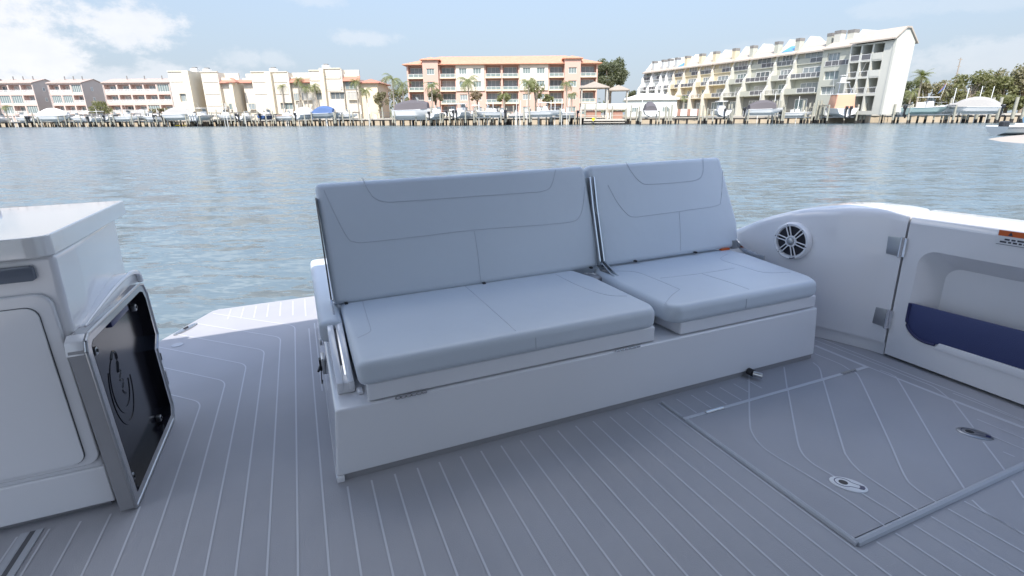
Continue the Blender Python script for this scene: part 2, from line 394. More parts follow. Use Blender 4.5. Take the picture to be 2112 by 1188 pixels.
# seam of the port floor hatch: dark gap with pale lips
mb.box(-1.142, -1.124, -2.6, 2.20, .0008, .003, 5); mb.box(-1.145, -1.142, -2.6, 2.20, .0008, .0035, 4); mb.box(-1.124, -1.122, -2.6, 2.20, .0008, .0035, 4); mb.box(-1.122, -1.100, -2.6, 2.20, .0008, .004, 4); mb.box(-1.170, -1.145, -2.6, 2.20, .0008, .004, 4)
deck = solo('deck', mb, ['foam_deck', 'foam_line', 'gelcoat', 'black', 'foam_pad', 'rubber'], boat=True, kind='structure')

# deck hatch with raised gutters, two flush pulls and hinges
ht = thing('deck_hatch', 'grey foam covered deck hatch with two oval flush pulls beside the bench', 'hatch', (2.25, 1.35, 0), boat=True)
mb = MB(); mb.prism([(1.615, .925), (2.93, .925), (2.93, 1.775), (1.615, 1.775)], .0022, .006, 'z', 0)
Z2 = .0078
for P_ in ([(1545, 828), (1546, 870), (1550, 893), (1568, 920), (1600, 944), (1660, 980), (1745, 1033), (1824, 1088)],
           [(1625, 808), (1640, 890), (1650, 930), (1672, 956), (1722, 987)], [(1775, 1019), (1862, 1073)],
           [(1697, 785), (1735, 915), (1747, 945), (1770, 972), (1800, 994), (1895, 1057)],
           [(1763, 770), (1775, 787), (1830, 905), (1863, 980), (1885, 1008), (1932, 1040)],
           [(1815, 766), (1840, 776), (1856, 793), (1930, 920), (1990, 1014)],
           [(1962, 826), (2007, 885)], [(2027, 914), (2075, 978)],
           [(2014, 867), (2112, 908)], [(2040, 900), (2112, 930)], [(2068, 935), (2092, 945)]):
    mb.ribbon(smooth_px(P_) if len(P_) > 2 else px(*P_), LW, Z2, 1)
part('hatch_lid', mb, ['foam_deck', 'foam_line'], ht)
mb = MB(); mb.tube([(1.606, .90, .004), (1.606, 1.77, .002)], .012, 8); part('gutter_lip', mb, 'foam_pad', ht, 40)
mb = MB(); mb.tube([(1.606, .905, .004), (2.95, .917, .001)], .014, 8); part('gutter_lip', mb, 'foam_pad', ht, 40)
mb = MB(); mb.box(1.60, 2.93, 1.776, 1.796, .0022, .0075); part('gutter_lip', mb, 'foam_line', ht)
mb = MB(); mb.tube([(1.606, 1.80, .003), (1.606, 1.965, .003)], .008, 8); part('gutter_lip', mb, 'foam_pad', ht, 40)
for a in (1.79, 2.77):
    mb = MB(); mb.box(a - .055, a + .055, 1.772, 1.796, .0022, .0105); mb.tube([(a - .055, 1.784, .011), (a + .055, 1.784, .011)], .005, 8); part('hinge', mb, 'steel', ht, 40)
def flush_pull(c, rot, rootmat, ringmat):
    ca, sa = math.cos(rot), math.sin(rot); T = lambda x, y, z: (c[0] + x * ca - y * sa, c[1] + x * sa + y * ca, z)
    def ell(rx, ry, x0=0, y0=0, n=28): return [(x0 + rx * math.cos(2 * math.pi * k / n), y0 + ry * math.sin(2 * math.pi * k / n)) for k in range(n)]
    mb = MB(); mb.v = []; e = ell(.066, .041)
    mb.loft([[T(x, y, .006) for x, y in e], [T(x, y, .0095) for x, y in e], [T(x * .93, y * .92, .0115) for x, y in e]])
    o = part('flush_pull', mb, rootmat, ht, 35)
    key = []                                   # keyhole outline: round head and straight tail
    for k in range(22):
        t = R(35 + 290 * k / 21); key.append((-.018 + .031 * math.cos(t), .026 * math.sin(t)))
    key += [(.028, -.012), (.052, -.011), (.052, .011), (.028, .012)]
    g = MB(); g.ribbon([T(x, y, 0)[:2] for x, y in key + [key[0]]], .0034, .0122); part('groove', g, 'navy_dark', o)
    h = MB(); e2 = ell(.0165, .0135, -.018, 0)
    h.prism([T(x, y, 0)[:2] for x, y in e2], .0116, .0126); part('finger_hole', h, 'black', o)
    k2 = MB(); k2.prism([T(x, y, 0)[:2] for x, y in [(.036, -.0115), (.053, -.011), (.057, 0), (.053, .011), (.036, .0115), (.040, 0)]], .0116, .0128); part('catch', k2, 'navy_dark', o)
flush_pull((1.862, 1.122), R(-56), 'white_label', 'ink')
flush_pull((2.70, 1.128), R(-62), 'brushed', 'ink')
# platform pull and filler cap
pl = thing('platform_cleat', 'slim recessed pull set in the sunlit corner of the swim platform', 'cleat', (-.98, 4.42, 0), boat=True)
dv = Vector((.113, .211)).normalized(); nv = Vector((-dv.y, dv.x))
def oval(L_, W_, n=24): return [Vector((-.98, 4.423)) + dv * L_ * math.cos(2 * math.pi * k / n) + nv * W_ * math.sin(2 * math.pi * k / n) for k in range(n)]
mb = MB(); mb.prism(oval(.125, .03), .001, .008); part('bezel', mb, 'brushed', pl, 40)
mb = MB(); mb.prism(oval(.105, .019), .008, .0095); part('recess', mb, 'smoke', pl)
mb = MB(); mb.tube([(-.985, 4.41, .012), (-.968, 4.445, .012)], .008, 8); part('bar', mb, 'black', pl, 40)
mb = MB(); mb.lathe([(.038, .001), (.038, .0035), (.034, .0045), (.0, .0045)], (-.978, 4.088, 0)); solo('filler_cap', mb, 'foam_pad', 40, boat=True, label='round grey filler cap flush in the shaded platform foam', cat='filler cap')

# ------------------------------------------------------------------ BENCH
bn = thing('bench_seat', 'white two part boat bench with pale grey vinyl cushions and reversible backrests', 'bench', (1.36, 2.9, 0), boat=True)
mb = MB()                                     # moulded base: front box with a slight flare, toe kick under it
def ring(z, f): return [(-.03 - f, 2.004 - f * .3), (2.755 + f, 2.004 - f * .3), (2.80 + f, 2.75), (2.80 + f, 3.95), (-.02 - f, 3.95)]
base = [(0.0, 2.004), (2.735, 2.004), (2.80, 2.6), (2.80, 3.95), (0.0, 3.95)]
bot = [(-.033, 2.004), (2.765, 2.004), (2.83, 2.6), (2.83, 3.99), (-.033, 3.99)]
mb.prism(bot, .028, .338, 'z', 0, .012, 3, top=base)
bs = part('base', mb, 'gelcoat', bn, 35, wn_=True)
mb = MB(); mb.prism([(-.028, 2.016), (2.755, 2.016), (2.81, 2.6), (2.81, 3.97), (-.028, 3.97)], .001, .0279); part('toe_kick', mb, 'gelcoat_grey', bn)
mb = MB(); mb.prism([(-.034, 2.0), (.0, 2.0), (.0, 3.9), (-.034, 3.9)], .001, .030, 'z', 0, .005, 2); part('base_flange', mb, 'gelcoat', bn, 35)
def slab(poly, z0, z1, nm): 
    mb = MB(); mb.prism(poly, z0, z1, 'z', 0, .010, 3); return part(nm, mb, 'gelcoat', bn, 35, wn_=True)
Lp = [(.135, 2.012), (1.575, 2.012), (1.575, 2.85), (.135, 2.85)]
Rp = [(1.735, 2.012), (2.72, 2.012), (2.79, 2.55), (2.79, 2.85), (1.69, 2.85)]
sl1 = slab(Lp, .343, .425, 'seat_pan'); sl2 = slab(Rp, .343, .415, 'seat_pan')
slab([(.02, 2.6), (.13, 2.6), (.13, 2.9), (2.8, 2.9), (2.8, 3.93), (.02, 3.93)], .3385, .412, 'aft_seat_pan')
def cushion(poly, z0, z1, nm, bev=.035, puff=.012, par=bn):
    b = bmesh.new(); A = [b.verts.new((x, y, z0)) for x, y in poly]; B = [b.verts.new((x, y, z1)) for x, y in poly]; n = len(poly)
    b.faces.new(A); b.faces.new(B)
    for i in range(n): b.faces.new((A[i], A[(i + 1) % n], B[(i + 1) % n], B[i]))
    bmesh.ops.recalc_face_normals(b, faces=b.faces)
    bmesh.ops.bevel(b, geom=[e for e in b.edges], offset=bev, segments=5, profile=.55, affect='EDGES', clamp_overlap=True)
    mb = MB(); mb.take(b); return part(nm, mb, 'vinyl', par, 60, wn_=True)
c1 = cushion([(.105, 1.985), (1.55, 1.985), (1.585, 2.06), (1.585, 2.62), (1.545, 2.82), (1.50, 2.88), (.105, 2.88)], .4255, .532, 'seat_cushion')
c2 = cushion([(1.70, 1.985), (2.68, 1.985), (2.735, 2.08), (2.83, 2.62), (2.83, 2.86), (1.70, 2.86), (1.655, 2.5), (1.655, 2.04)], .4155, .517, 'seat_cushion')
cushion([(-.015, 2.56), (.10, 2.56), (.10, 2.93), (2.83, 2.93), (2.83, 4.02), (-.015, 4.02)], .4125, .530, 'aft_cushion', .04)
# backrests
LEAN = R(13)
def back_pt(u, v, off=0.0):                   # point on the backrest's front plane
    n = Vector((0, math.cos(LEAN), -math.sin(LEAN))); d = bray(u, v); o = Vector((0, 0, HD)); p0 = Vector((0, 2.80, .53))
    t = (p0 - o).dot(n) / d.dot(n); return o + d * t - n * off
def backrest(a0b, a1b, a0t, a1t, h, lab):
    mb = MB(); b = bmesh.new()
    poly = [(a0b, 0), (a1b, 0), (a1b + .004, h * .28), (a1t, h), (a0t, h)]
    up = Vector((0, math.sin(LEAN), math.cos(LEAN))); nn = Vector((0, math.cos(LEAN), -math.sin(LEAN))); o = Vector((0, 2.80, .53))
    V = lambda p, d: o + Vector((p[0], 0, 0)) + up * p[1] + nn * d
    A = [b.verts.new(V(p, 0)) for p in poly]; B = [b.verts.new(V(p, .095)) for p in poly]; n = len(poly)
    b.faces.new(A); b.faces.new(B)
    for i in range(n): b.faces.new((A[i], A[(i + 1) % n], B[(i + 1) % n], B[i]))
    bmesh.ops.recalc_face_normals(b, faces=b.faces)
    bmesh.ops.bevel(b, geom=list(b.edges), offset=.034, segments=5, profile=.55, affect='EDGES', clamp_overlap=True)
    mb.take(b); return part('backrest', mb, 'vinyl', bn, 60, wn_=True)
b1 = backrest(.078, 1.725, .070, 1.690, .655, '')
b2 = backrest(1.755, 2.90, 1.712, 2.79, .655, '')
def seam_back(uv, par):
    P = [back_pt(u, v, .0005) for u, v in uv]; sp_ = catmull(P)
    mb = MB(); mb.tube(sp_, .0021, 6); part('seam', mb, 'stitch', par, 60)
def catmull(P, n=5):
    P = [Vector(p) for p in P]; P = [P[0] * 2 - P[1]] + P + [P[-1] * 2 - P[-2]]; o = []
    for i in range(1, len(P) - 2):
        for k in range(n):
            t = k / n; a, b, c, d = P[i - 1:i + 3]
            o.append(.5 * (2 * b + (c - a) * t + (2 * a - 5 * b + 4 * c - d) * t * t + (3 * b - a - 3 * c + d) * t ** 3))
    return o + [P[-2]]
seam_back([(748, 368), (757, 388), (772, 408), (795, 416), (830, 415), (960, 406), (1090, 397), (1120, 394), (1137, 383), (1146, 350)], b1)
seam_back([(668, 392), (690, 440), (717, 490), (733, 499), (760, 499), (860, 488), (980, 474), (1100, 465), (1175, 458), (1195, 447), (1203, 420), (1206, 385)], b1)
seam_back([(978, 476), (985, 520), (992, 582)], b1)
seam_back([(1291, 335), (1305, 358), (1322, 376), (1340, 380), (1400, 376), (1437, 371), (1449, 358), (1450, 326)], b2)
seam_back([(1254, 382), (1272, 415), (1290, 438), (1305, 447), (1340, 444), (1420, 433), (1478, 424), (1487, 410), (1491, 352)], b2)
seam_back([(1401, 437), (1403, 475), (1404, 517)], b2)
def seam_seat(uv, z, par, extra=()):
    P = [Vector((*onz(u, v, z), z + .0002)) for u, v in uv] + [Vector(e) for e in extra]
    mb = MB(); mb.tube(catmull(P), .0021, 6); part('seam', mb, 'stitch', par, 60)
seam_seat([(748, 622), (756, 650), (764, 676), (762, 685), (738, 697)], .5315, c1)
seam_seat([(958, 589), (1005, 630), (1064, 683)], .5315, c1, ())
seam_seat([(1146, 566), (1190, 588), (1233, 604), (1262, 610), (1293, 611)], .5315, c1)
seam_seat([(1266, 559), (1310, 561), (1345, 573), (1402, 597)], .5165, c2)
seam_seat([(1402, 597), (1385, 610), (1370, 628)], .5165, c2)
seam_seat([(1448, 565), (1500, 581), (1545, 597)], .5165, c2)
seam_seat([(1362, 574), (1448, 564), (1515, 553)], .5165, c2)
seam_seat([(1500, 524), (1487, 535), (1530, 549), (1575, 562), (1630, 562)], .5165, c2)
for a, par, z1 in ((.893, c1, .4255), (2.145, c2, .4155)):   # centre seam carries on down the front face
    mb = MB(); mb.tube([(a, 1.9848, z1 + .02), (a, 1.9848, z1 + .075)], .0021, 6); part('seam', mb, 'stitch', par, 60)
# back support arms: flat stainless bars
def bar(pts, w, t, nm='support_arm'):
    mb = MB(); vs = []
    for i, p in enumerate(pts):
        p = Vector(p); d = (Vector(pts[min(i + 1, len(pts) - 1)]) - Vector(pts[max(i - 1, 0)])).normalized(); q = Vector((0, -d.z, d.y)) * w / 2; x = Vector((t / 2, 0, 0))
        vs.append([p - q - x, p + q - x, p + q + x, p - q + x])
    mb.loft(vs); return part(nm, mb, 'steel', bn, 30)
for a in (.066, 1.712, 1.742):
    bar([(a, 2.20, .37), (a, 2.42, .44), (a, 2.66, .50), (a, 2.80, .56), (a, 2.90, .90), (a, 2.945, 1.09)], .058, .008)
bar([(2.875, 2.55, .50), (2.875, 2.72, .515), (2.875, 2.83, .575)], .034, .008)
mb = MB(); mb.box(2.835, 2.885, 2.80, 2.83, .5185, .58); part('arm_bracket', mb, 'brushed', bn)
mb = MB(); mb.tube([(.07, 2.86, .545), (2.9, 2.86, .545)], .008, 8); part('cross_bar', mb, 'steel', bn, 40)
for a in (.14, .93, 1.66, 2.0, 2.5):
    mb = MB(); mb.rbox(a - .009, a + .009, 2.79, 2.82, .529, .540, .003, 2); part('clip', mb, 'black', bn, 35)
# slotted bracket for the port arm
def slot_bracket(a0, a1, nm):
    mb = MB(); prof = [(2.14, .339), (2.60, .339), (2.67, .505), (2.60, .512), (2.50, .505), (2.13, .395)]
    mb.prism(prof, a0, a0 + .030, 'x', 0, .006, 2); mb.prism(prof, a1 - .026, a1, 'x', 0, .006, 2); mb.prism([(2.138, .3395), (2.30, .3395), (2.30, .42), (2.138, .388)], a0 + .004, a1 - .004, 'x', 0, .004, 2)
    o = part(nm, mb, 'gelcoat', bn, 35)
    s = MB(); s.prism([(2.15, .339), (2.60, .339), (2.65, .49), (2.49, .485), (2.15, .375)], a0 + .0295, a1 - .0255, 'x'); part('slot', s, 'rubber', o)
slot_bracket(.022, .096, 'arm_bracket')
mb = MB(); mb.rbox(.10, .125, 2.10, 2.16, .339, .352, .004, 2); part('bump_stop', mb, 'gelcoat', bn, 35)
mb = MB(); mb.rbox(1.60, 1.69, 2.70, 2.84, .41, .50, .02, 3); part('arm_bracket', mb, 'gelcoat_grey', bn, 35)
mb = MB(); mb.box(2.735, 2.81, 2.80, 2.825, .5185, .529); part('label', mb, 'orange_label', bn)
# front hinges and the drain knob
for a0, a1 in ((.244, .379), (1.332, 1.476)):
    mb = MB(); mb.tube([(a0, 2.0, .3405), (a1, 2.0, .3405)], .0055, 8)
    for k in range(6):
        x = a0 + (a1 - a0) * (k + .5) / 6; mb.box(x - .008, x + .008, 1.9935, 2.004, .336, .345)
    part('hinge', mb, 'steel', bn, 40)
kb = MB(); kb.tube([(2.235, 2.0, .034), (2.235, 1.965, .034)], .020, 14); k_ = part('drain_knob', kb, 'black', bn, 40)
kb = MB(); kb.tube([(2.235, 1.966, .034), (2.262, 1.925, .030)], .016, 12); part('knob_pin', kb, 'steel', k_, 40)
# port side latch and lanyard
mb = MB(); mb.lathe([(.0, 0), (.022, 0), (.022, .008), (.014, .014), (.0, .014)], (-.012, 3.0, .262), (Vector((0, 1, 0)), Vector((0, 0, 1)), Vector((-1, 0, 0)))); part('side_button', mb, 'brushed', bn, 40)
mb = MB(); mb.rbox(-.030, -.012, 2.70, 2.80, .19, .28, .006, 2); lt = part('side_latch', mb, 'brushed', bn, 35)
mb = MB(); mb.rbox(-.042, -.030, 2.725, 2.765, .20, .268, .005, 2); mb.tube([(-.036, 2.74, .23), (-.05, 2.70, .215)], .007, 8); part('handle', mb, 'black', lt, 35)
mb = MB(); mb.tube(catmull([(-.036, 2.77, .20), (-.042, 2.74, .150), (-.042, 2.69, .145), (-.036, 2.67, .175)]), .0025, 6); part('lanyard', mb, 'black', lt, 40)

# ------------------------------------------------------------------ WET BAR CABINET (port)
cb = thing('wet_bar', 'white moulded wet bar cabinet with overhanging counter and raised door panel', 'cabinet', (-1.9, 2.75, 0), boat=True)
ZT = 1.115
mb = MB()
foot = [(-3.1, 2.24), (-.875, 2.24), (-.885, 2.45), (-.95, 3.22), (-3.1, 3.32)]
topo = [(-3.1, 2.24), (-.832, 2.24), (-.835, 2.45), (-.90, 3.20), (-3.1, 3.30)]
mb.prism(foot, .030, 1.045, 'z', 0, .022, 4, top=topo); part('body', mb, 'gelcoat', cb, 35, wn_=True)
mb = MB(); mb.prism([(-3.1, 2.265), (-.90, 2.265), (-.96, 3.2), (-3.1, 3.3)], .001, .0299); part('toe_kick', mb, 'gelcoat_grey', cb)
mb = MB(); mb.prism([(-3.1, 2.226), (-.868, 2.226), (-.868, 2.27), (-3.1, 2.27)], .031, .196, 'z', 0, .008, 3); part('plinth', mb, 'gelcoat', cb, 35, wn_=True)
ct = [(-3.12, 2.20)] + [tuple(Vector((-.90, 2.27)) + Vector((math.sin(t), -math.cos(t))) * .07) for t in [R(10 * k) for k in range(0, 9)]] + [(-.833, 2.35), (-.872, 3.30), (-.88, 3.31), (-3.12, 3.42)]
mb = MB(); mb.prism(ct, 1.043, ZT, 'z', 0, .012, 4); part('counter', mb, 'counter', cb, 35, wn_=True)
mb = MB(); mb.prism([(-3.1, 3.05), (-1.52, 3.05), (-1.42, 3.12), (-1.40, 3.36), (-3.1, 3.42)], ZT + .0005, ZT + .055, 'z', 0, .012, 3); part('upstand', mb, 'gelcoat', cb, 35, wn_=True)
def rrect(x0, x1, z0, z1, r, n=5):
    o = []
    for cx_, cz_, a0 in ((x1 - r, z0 + r, -90), (x1 - r, z1 - r, 0), (x0 + r, z1 - r, 90), (x0 + r, z0 + r, 180)):
        o += [(cx_ + r * math.cos(R(a0 + 90 * k / n)), cz_ + r * math.sin(R(a0 + 90 * k / n))) for k in range(n + 1)]
    return o
mb = MB(); mb.prism(rrect(-2.3, -.872, .215, .915, .05), 2.222, 2.246, 'y', 0, .008, 3); dp = part('door_surround', mb, 'gelcoat', cb, 35, wn_=True)
mb = MB(); mb.prism(rrect(-2.2, -.915, .232, .872, .04), 2.2203, 2.2225, 'y'); part('door_gap', mb, 'rubber', dp)
mb = MB(); mb.prism(rrect(-2.198, -.9168, .2338, .8702, .0385), 2.214, 2.2213, 'y', 0, .003, 2); part('door', mb, 'gelcoat', cb, 35, wn_=True)
mb = MB(); mb.prism(rrect(-1.45, -.897, .962, 1.016, .012), 2.222, 2.25, 'y', 0, .004, 2); part('drawer_pull', mb, 'smoke', cb, 35)
# moulded shoulder above the side box
P0 = [(2.30, .754), (2.42, .770), (2.58, .788), (2.74, .802), (2.88, .806), (2.97, .798), (3.02, .775), (3.03, .735)]
sh_ = [(p.x, p.y) for p in catmull([Vector((*p, 0)) for p in P0], 4)]
mb = MB(); mb.prism(sh_ + [(2.30, .735)], -.90, -.822, 'x', 0, .006, 2)
mb.tube([(-.826 + .012 * min(1, k / 20), *p) for k, p in enumerate(sh_)], [.003 + .010 * min(1, k / 22) for k in range(len(sh_))], 10)
part('shoulder', mb, 'gelcoat', cb, 50)

# open black tray on the cabinet's side
tr = thing('side_tray', 'black tray in a glossy grey frame with embossed crescent emblem, leaning on the cabinet side', 'tray', (-.83, 2.56, 0), boat=True)
AF = -.790
OUT = [(2.175, .012), (2.905, .012), (2.945, .075), (2.935, .20), (2.925, .40), (2.995, .455), (2.985, .68), (2.955, .735), (2.90, .752), (2.20, .752), (2.165, .735), (2.150, .70)]
INN = [(2.225, .05), (2.875, .05), (2.905, .09), (2.897, .20), (2.885, .415), (2.955, .470), (2.947, .665), (2.925, .705), (2.885, .718), (2.23, .718), (2.205, .705), (2.20, .68)]
def tri(p): return p
b = bmesh.new(); vo = [b.verts.new((AF, *p)) for p in OUT]; vi = [b.verts.new((AF, *p)) for p in INN]; vb = [b.verts.new((AF - .055, p[0], p[1])) for p in OUT]; n = len(OUT)
for i in range(n):
    j = (i + 1) % n; b.faces.new((vo[i], vo[j], vi[j], vi[i])); b.faces.new((vo[i], vb[i], vb[j], vo[j]))
mb = MB(); mb.take(b); fr = part('frame', mb, 'gelcoat_grey', tr, 25)
mb = MB(); mb.loft([[(AF + .001, *p) for p in INN], [(AF - .046, p[0], p[1]) for p in INN]], 0, True, False); part('inner_wall', mb, 'black_gloss', tr, 25)
mb = MB(); mb.add([(AF - .045, *p) for p in INN], [tuple(range(n))]); part('tray_back', mb, 'black_gloss', tr)
mb = MB()
for i in range(n):
    mb.tube([(AF, *OUT[i]), (AF, *OUT[(i + 1) % n])], .006, 8)
part('rim', mb, 'brushed', fr, 40)
mb = MB(); mb.prism([(2.148, .69), (2.163, .74), (2.20, .757), (2.20, .70)], -.853, -.796, 'x', 0, .004, 2); part('corner_cap', mb, 'gelcoat', fr, 35)
# emblem: an open crescent round a twisting ribbon, thin second arc outside
EB, EZ = 2.50, .425; em = MB()
def crescent(r0, r1, a0, a1, thick, cz=0, cbx=0, n=22):
    O, I = [], []
    for k in range(n + 1):
        t = R(a0 + (a1 - a0) * k / n); w = thick * math.sin(math.pi * (k + .6) / (n + 1.2))
        O.append((EB + cbx + (r0 + w) * math.cos(t), EZ + cz + (r1 + w) * math.sin(t))); I.append((EB + cbx + (r0 - w) * math.cos(t), EZ + cz + (r1 - w) * math.sin(t)))
    for k in range(n):
        em.prism([I[k], O[k], O[k + 1], I[k + 1]], AF - .0455, AF - .0425, 'x')
crescent(.095, .125, 110, 350, .014); crescent(.125, .165, 140, 360, .008, -.02); 
for pts, w in (([(2.47, .545), (2.50, .565), (2.53, .55), (2.525, .51), (2.505, .475)], .016), ([(2.50, .475), (2.535, .465), (2.50, .435), (2.535, .42), (2.50, .385), (2.525, .36)], .012)):
    P = catmull([Vector((0, *p)) for p in pts], 3)
    em.tube([(AF - .0475, p.y, p.z) for p in P], w * .5, 6)
part('emblem', em, 'black_gloss', tr, 40)
for bb, zz in ((2.30, .655), (2.86, .655), (2.30, .085), (2.80, .085)):
    mb = MB(); mb.rbox(AF - .044, AF - .022, bb - .012, bb + .012, zz - .022, zz + .010, .004, 2); o = part('stay_tab', mb, 'brushed', tr, 35)
    mb = MB(); mb.lathe([(.007, 0), (.007, .004), (0, .005)], (AF - .022, bb, zz - .004), (Vector((0, 1, 0)), Vector((0, 0, 1)), Vector((1, 0, 0))), 12); part('bolt', mb, 'black', o, 40)
mb = MB(); mb.rbox(AF - .03, AF - .006, 2.46, 2.70, .685, .712, .004, 2); part('grip', mb, 'navy_dark', tr, 35)
mb = MB(); mb.rbox(AF - .06, AF + .008, 2.938, 2.955, .19, .27, .004, 2); part('catch', mb, 'gelcoat_grey', tr, 35)
mb = MB(); mb.rbox(AF - .05, AF + .006, 2.938, 2.95, .33, .37, .003, 2); part('catch', mb, 'black', tr, 35)

# ------------------------------------------------------------------ GUNWALE, SPEAKER, DOOR (starboard)
gw = thing('gunwale', 'white curved gunwale wall carrying the round speaker, right of the bench', 'gunwale', (3.1, 2.4, 0), boat=True)
plan = [(3.165, 1.858, .876), (3.15, 1.95, .885), (3.10, 2.10, .885), (3.05, 2.25, .870), (3.01, 2.45, .832), (2.98, 2.70, .745), (2.955, 2.95, .62), (2.945, 3.2, .55), (2.94, 3.6, .50), (2.93, 4.2, .46)]
PL = catmull([Vector(p) for p in plan], 6)
rings = []; kick = []; cap = []
for i, p in enumerate(PL):
    d = (PL[min(i + 1, len(PL) - 1)] - PL[max(i - 1, 0)]); d.z = 0; d.normalize(); nn = Vector((d.y, -d.x, 0))     # outward
    if nn.x < 0: nn = -nn
    h = p.z; q = Vector((p.x, p.y, 0)); up = Vector((0, 0, 1))
    rings.append([q + up * .085, q + nn * -.004 + up * (h * .5), q + up * (h - .055), q + nn * .006 + up * (h - .028), q + nn * .022 + up * (h - .008), q + nn * .045 + up * h,
                  q + nn * .20 + up * (h + .008), q + nn * .235 + up * (h - .004), q + nn * .25 + up * (h - .04), q + nn * .27 - up * .3, q + nn * .05 - up * .3, q + nn * .03 + up * .085])
    kick.append([q + nn * .016 + up * .0025, q + nn * .016 + up * .0845, q + nn * .04 + up * .0845, q + nn * .04 + up * .0025])
mb = MB(); mb.loft(rings); part('wall', mb, 'gelcoat', gw, 40)
mb = MB(); mb.loft(kick); part('kick_panel', mb, 'gelcoat', gw, 40)
# speaker
sc_ = None
for i, p in enumerate(PL):
    if p.y > 2.47: sc_ = i; break
p = PL[sc_]; d = (PL[sc_ + 1] - PL[sc_ - 1]); d.z = 0; d.normalize(); nn = Vector((d.y, -d.x, 0)); nn = nn if nn.x < 0 else -nn
fr_ = (d, Vector((0, 0, 1)), nn); c0 = Vector((3.006, 2.452, .627)) + nn * .004
sk = MB(); sk.lathe([(.098, .004), (.098, .014), (.104, .024), (.116, .026), (.124, .018), (.127, 0), (.127, -.01)], c0, fr_, 48)
spk = part('speaker', sk, 'gelcoat', gw, 40, label='round white marine speaker with six double spokes')
mb = MB(); mb.lathe([(.0, -.035), (.04, -.03), (.088, .0), (.100, .006)], c0 + nn * .002, fr_, 40); part('cone', mb, 'speaker_dark', spk, 40)
mb = MB(); mb.lathe([(.0, .034), (.014, .032), (.024, .026), (.028, .018)], c0, fr_, 24); part('dome', mb, 'brushed', spk, 60)
mb = MB(); mb.lathe([(.026, .016), (.028, .026), (.036, .026), (.039, .018), (.036, .012)], c0, fr_, 32); part('hub', mb, 'gelcoat', spk, 40)
for k in range(6):
    mb = MB()
    for sgn in (-1, 1):
        t = R(12 + 60 * k); rad = d * math.cos(t) + Vector((0, 0, 1)) * math.sin(t); tan = -d * math.sin(t) + Vector((0, 0, 1)) * math.cos(t)
        mb.tube([c0 + rad * .034 + tan * sgn * .009 + nn * .020, c0 + rad * .102 + tan * sgn * .0125 + nn * .022], .0042, 8)
    s_ = part('spoke', mb, 'gelcoat', spk, 50)
    mb = MB(); mb.lathe([(.0035, .024), (.0035, .0272), (0, .0274)], c0 + rad * .111, fr_, 10); part('screw', mb, 'ink', s_, 40)
mb = MB(); 
for k in range(5):
    t = R(-112 + k * 4.2); rad = d * math.cos(t) + Vector((0, 0, 1)) * math.sin(t); tan = -d * math.sin(t) + Vector((0, 0, 1)) * math.cos(t)
    q = c0 + rad * .114 + nn * .0262; mb.loft([[q - tan * .0032 - rad * .004, q + tan * .0032 - rad * .004, q + tan * .0032 + rad * .004, q - tan * .0032 + rad * .004], [q - tan * .0032 - rad * .004 + nn * .001, q + tan * .0032 - rad * .004 + nn * .001, q + tan * .0032 + rad * .004 + nn * .001, q - tan * .0032 + rad * .004 + nn * .001]])
part('nameplate', mb, 'ink', spk)

dr = thing('side_door', 'white hinged side door with moulded pocket and navy pouch at the right', 'door', (3.165, 1.2, 0), boat=True)
A0 = 3.165
def hole_plate(outer, inner, a, mbx, mi=0):
    b = bmesh.new(); es = []
    for loop in (outer, inner):
        vs = [b.verts.new((a, *p)) for p in loop]
        es += [b.edges.new((vs[i], vs[(i + 1) % len(vs)])) for i in range(len(vs))]
    bmesh.ops.triangle_fill(b, use_beauty=True, use_dissolve=False, edges=es); mbx.take(b, mi)
B1, B0, H1 = 1.846, .35, .874
poc = rrect(.55, 1.765, .165, .688, .085, 8)
poc1 = rrect(.56, 1.755, .175, .678, .08, 8); poc2 = rrect(.60, 1.66, .215, .60, .075, 8)
mb = MB(); hole_plate([(B0, .02), (B1, .02), (B1, H1 - .05), (B0, H1 - .05)], poc, A0, mb)
mb.loft([[(A0, *p) for p in poc], [(A0 + .008, *p) for p in poc1], [(A0 + .085, *p) for p in poc2]], 0, True, False)
mb.add([(A0 + .085, *p) for p in poc2], [tuple(range(len(poc2)))])
prof = [(A0, H1 - .05), (A0 + .006, H1 - .026), (A0 + .022, H1 - .008), (A0 + .045, H1), (A0 + .20, H1 + .008), (A0 + .235, H1 - .004), (A0 + .25, H1 - .04), (A0 + .26, -.3), (A0 + .10, -.3), (A0 + .10, .02), (A0, .02)]
mb.loft([[(a, B1, z) for a, z in prof], [(a, B0, z) for a, z in prof]], 0, False, False)
mb.add([(a, B1, z) for a, z in prof], [tuple(range(len(prof)))]); mb.add([(a, B0, z) for a, z in prof], [tuple(range(len(prof)))])
part('panel', mb, 'gelcoat', dr, 40)
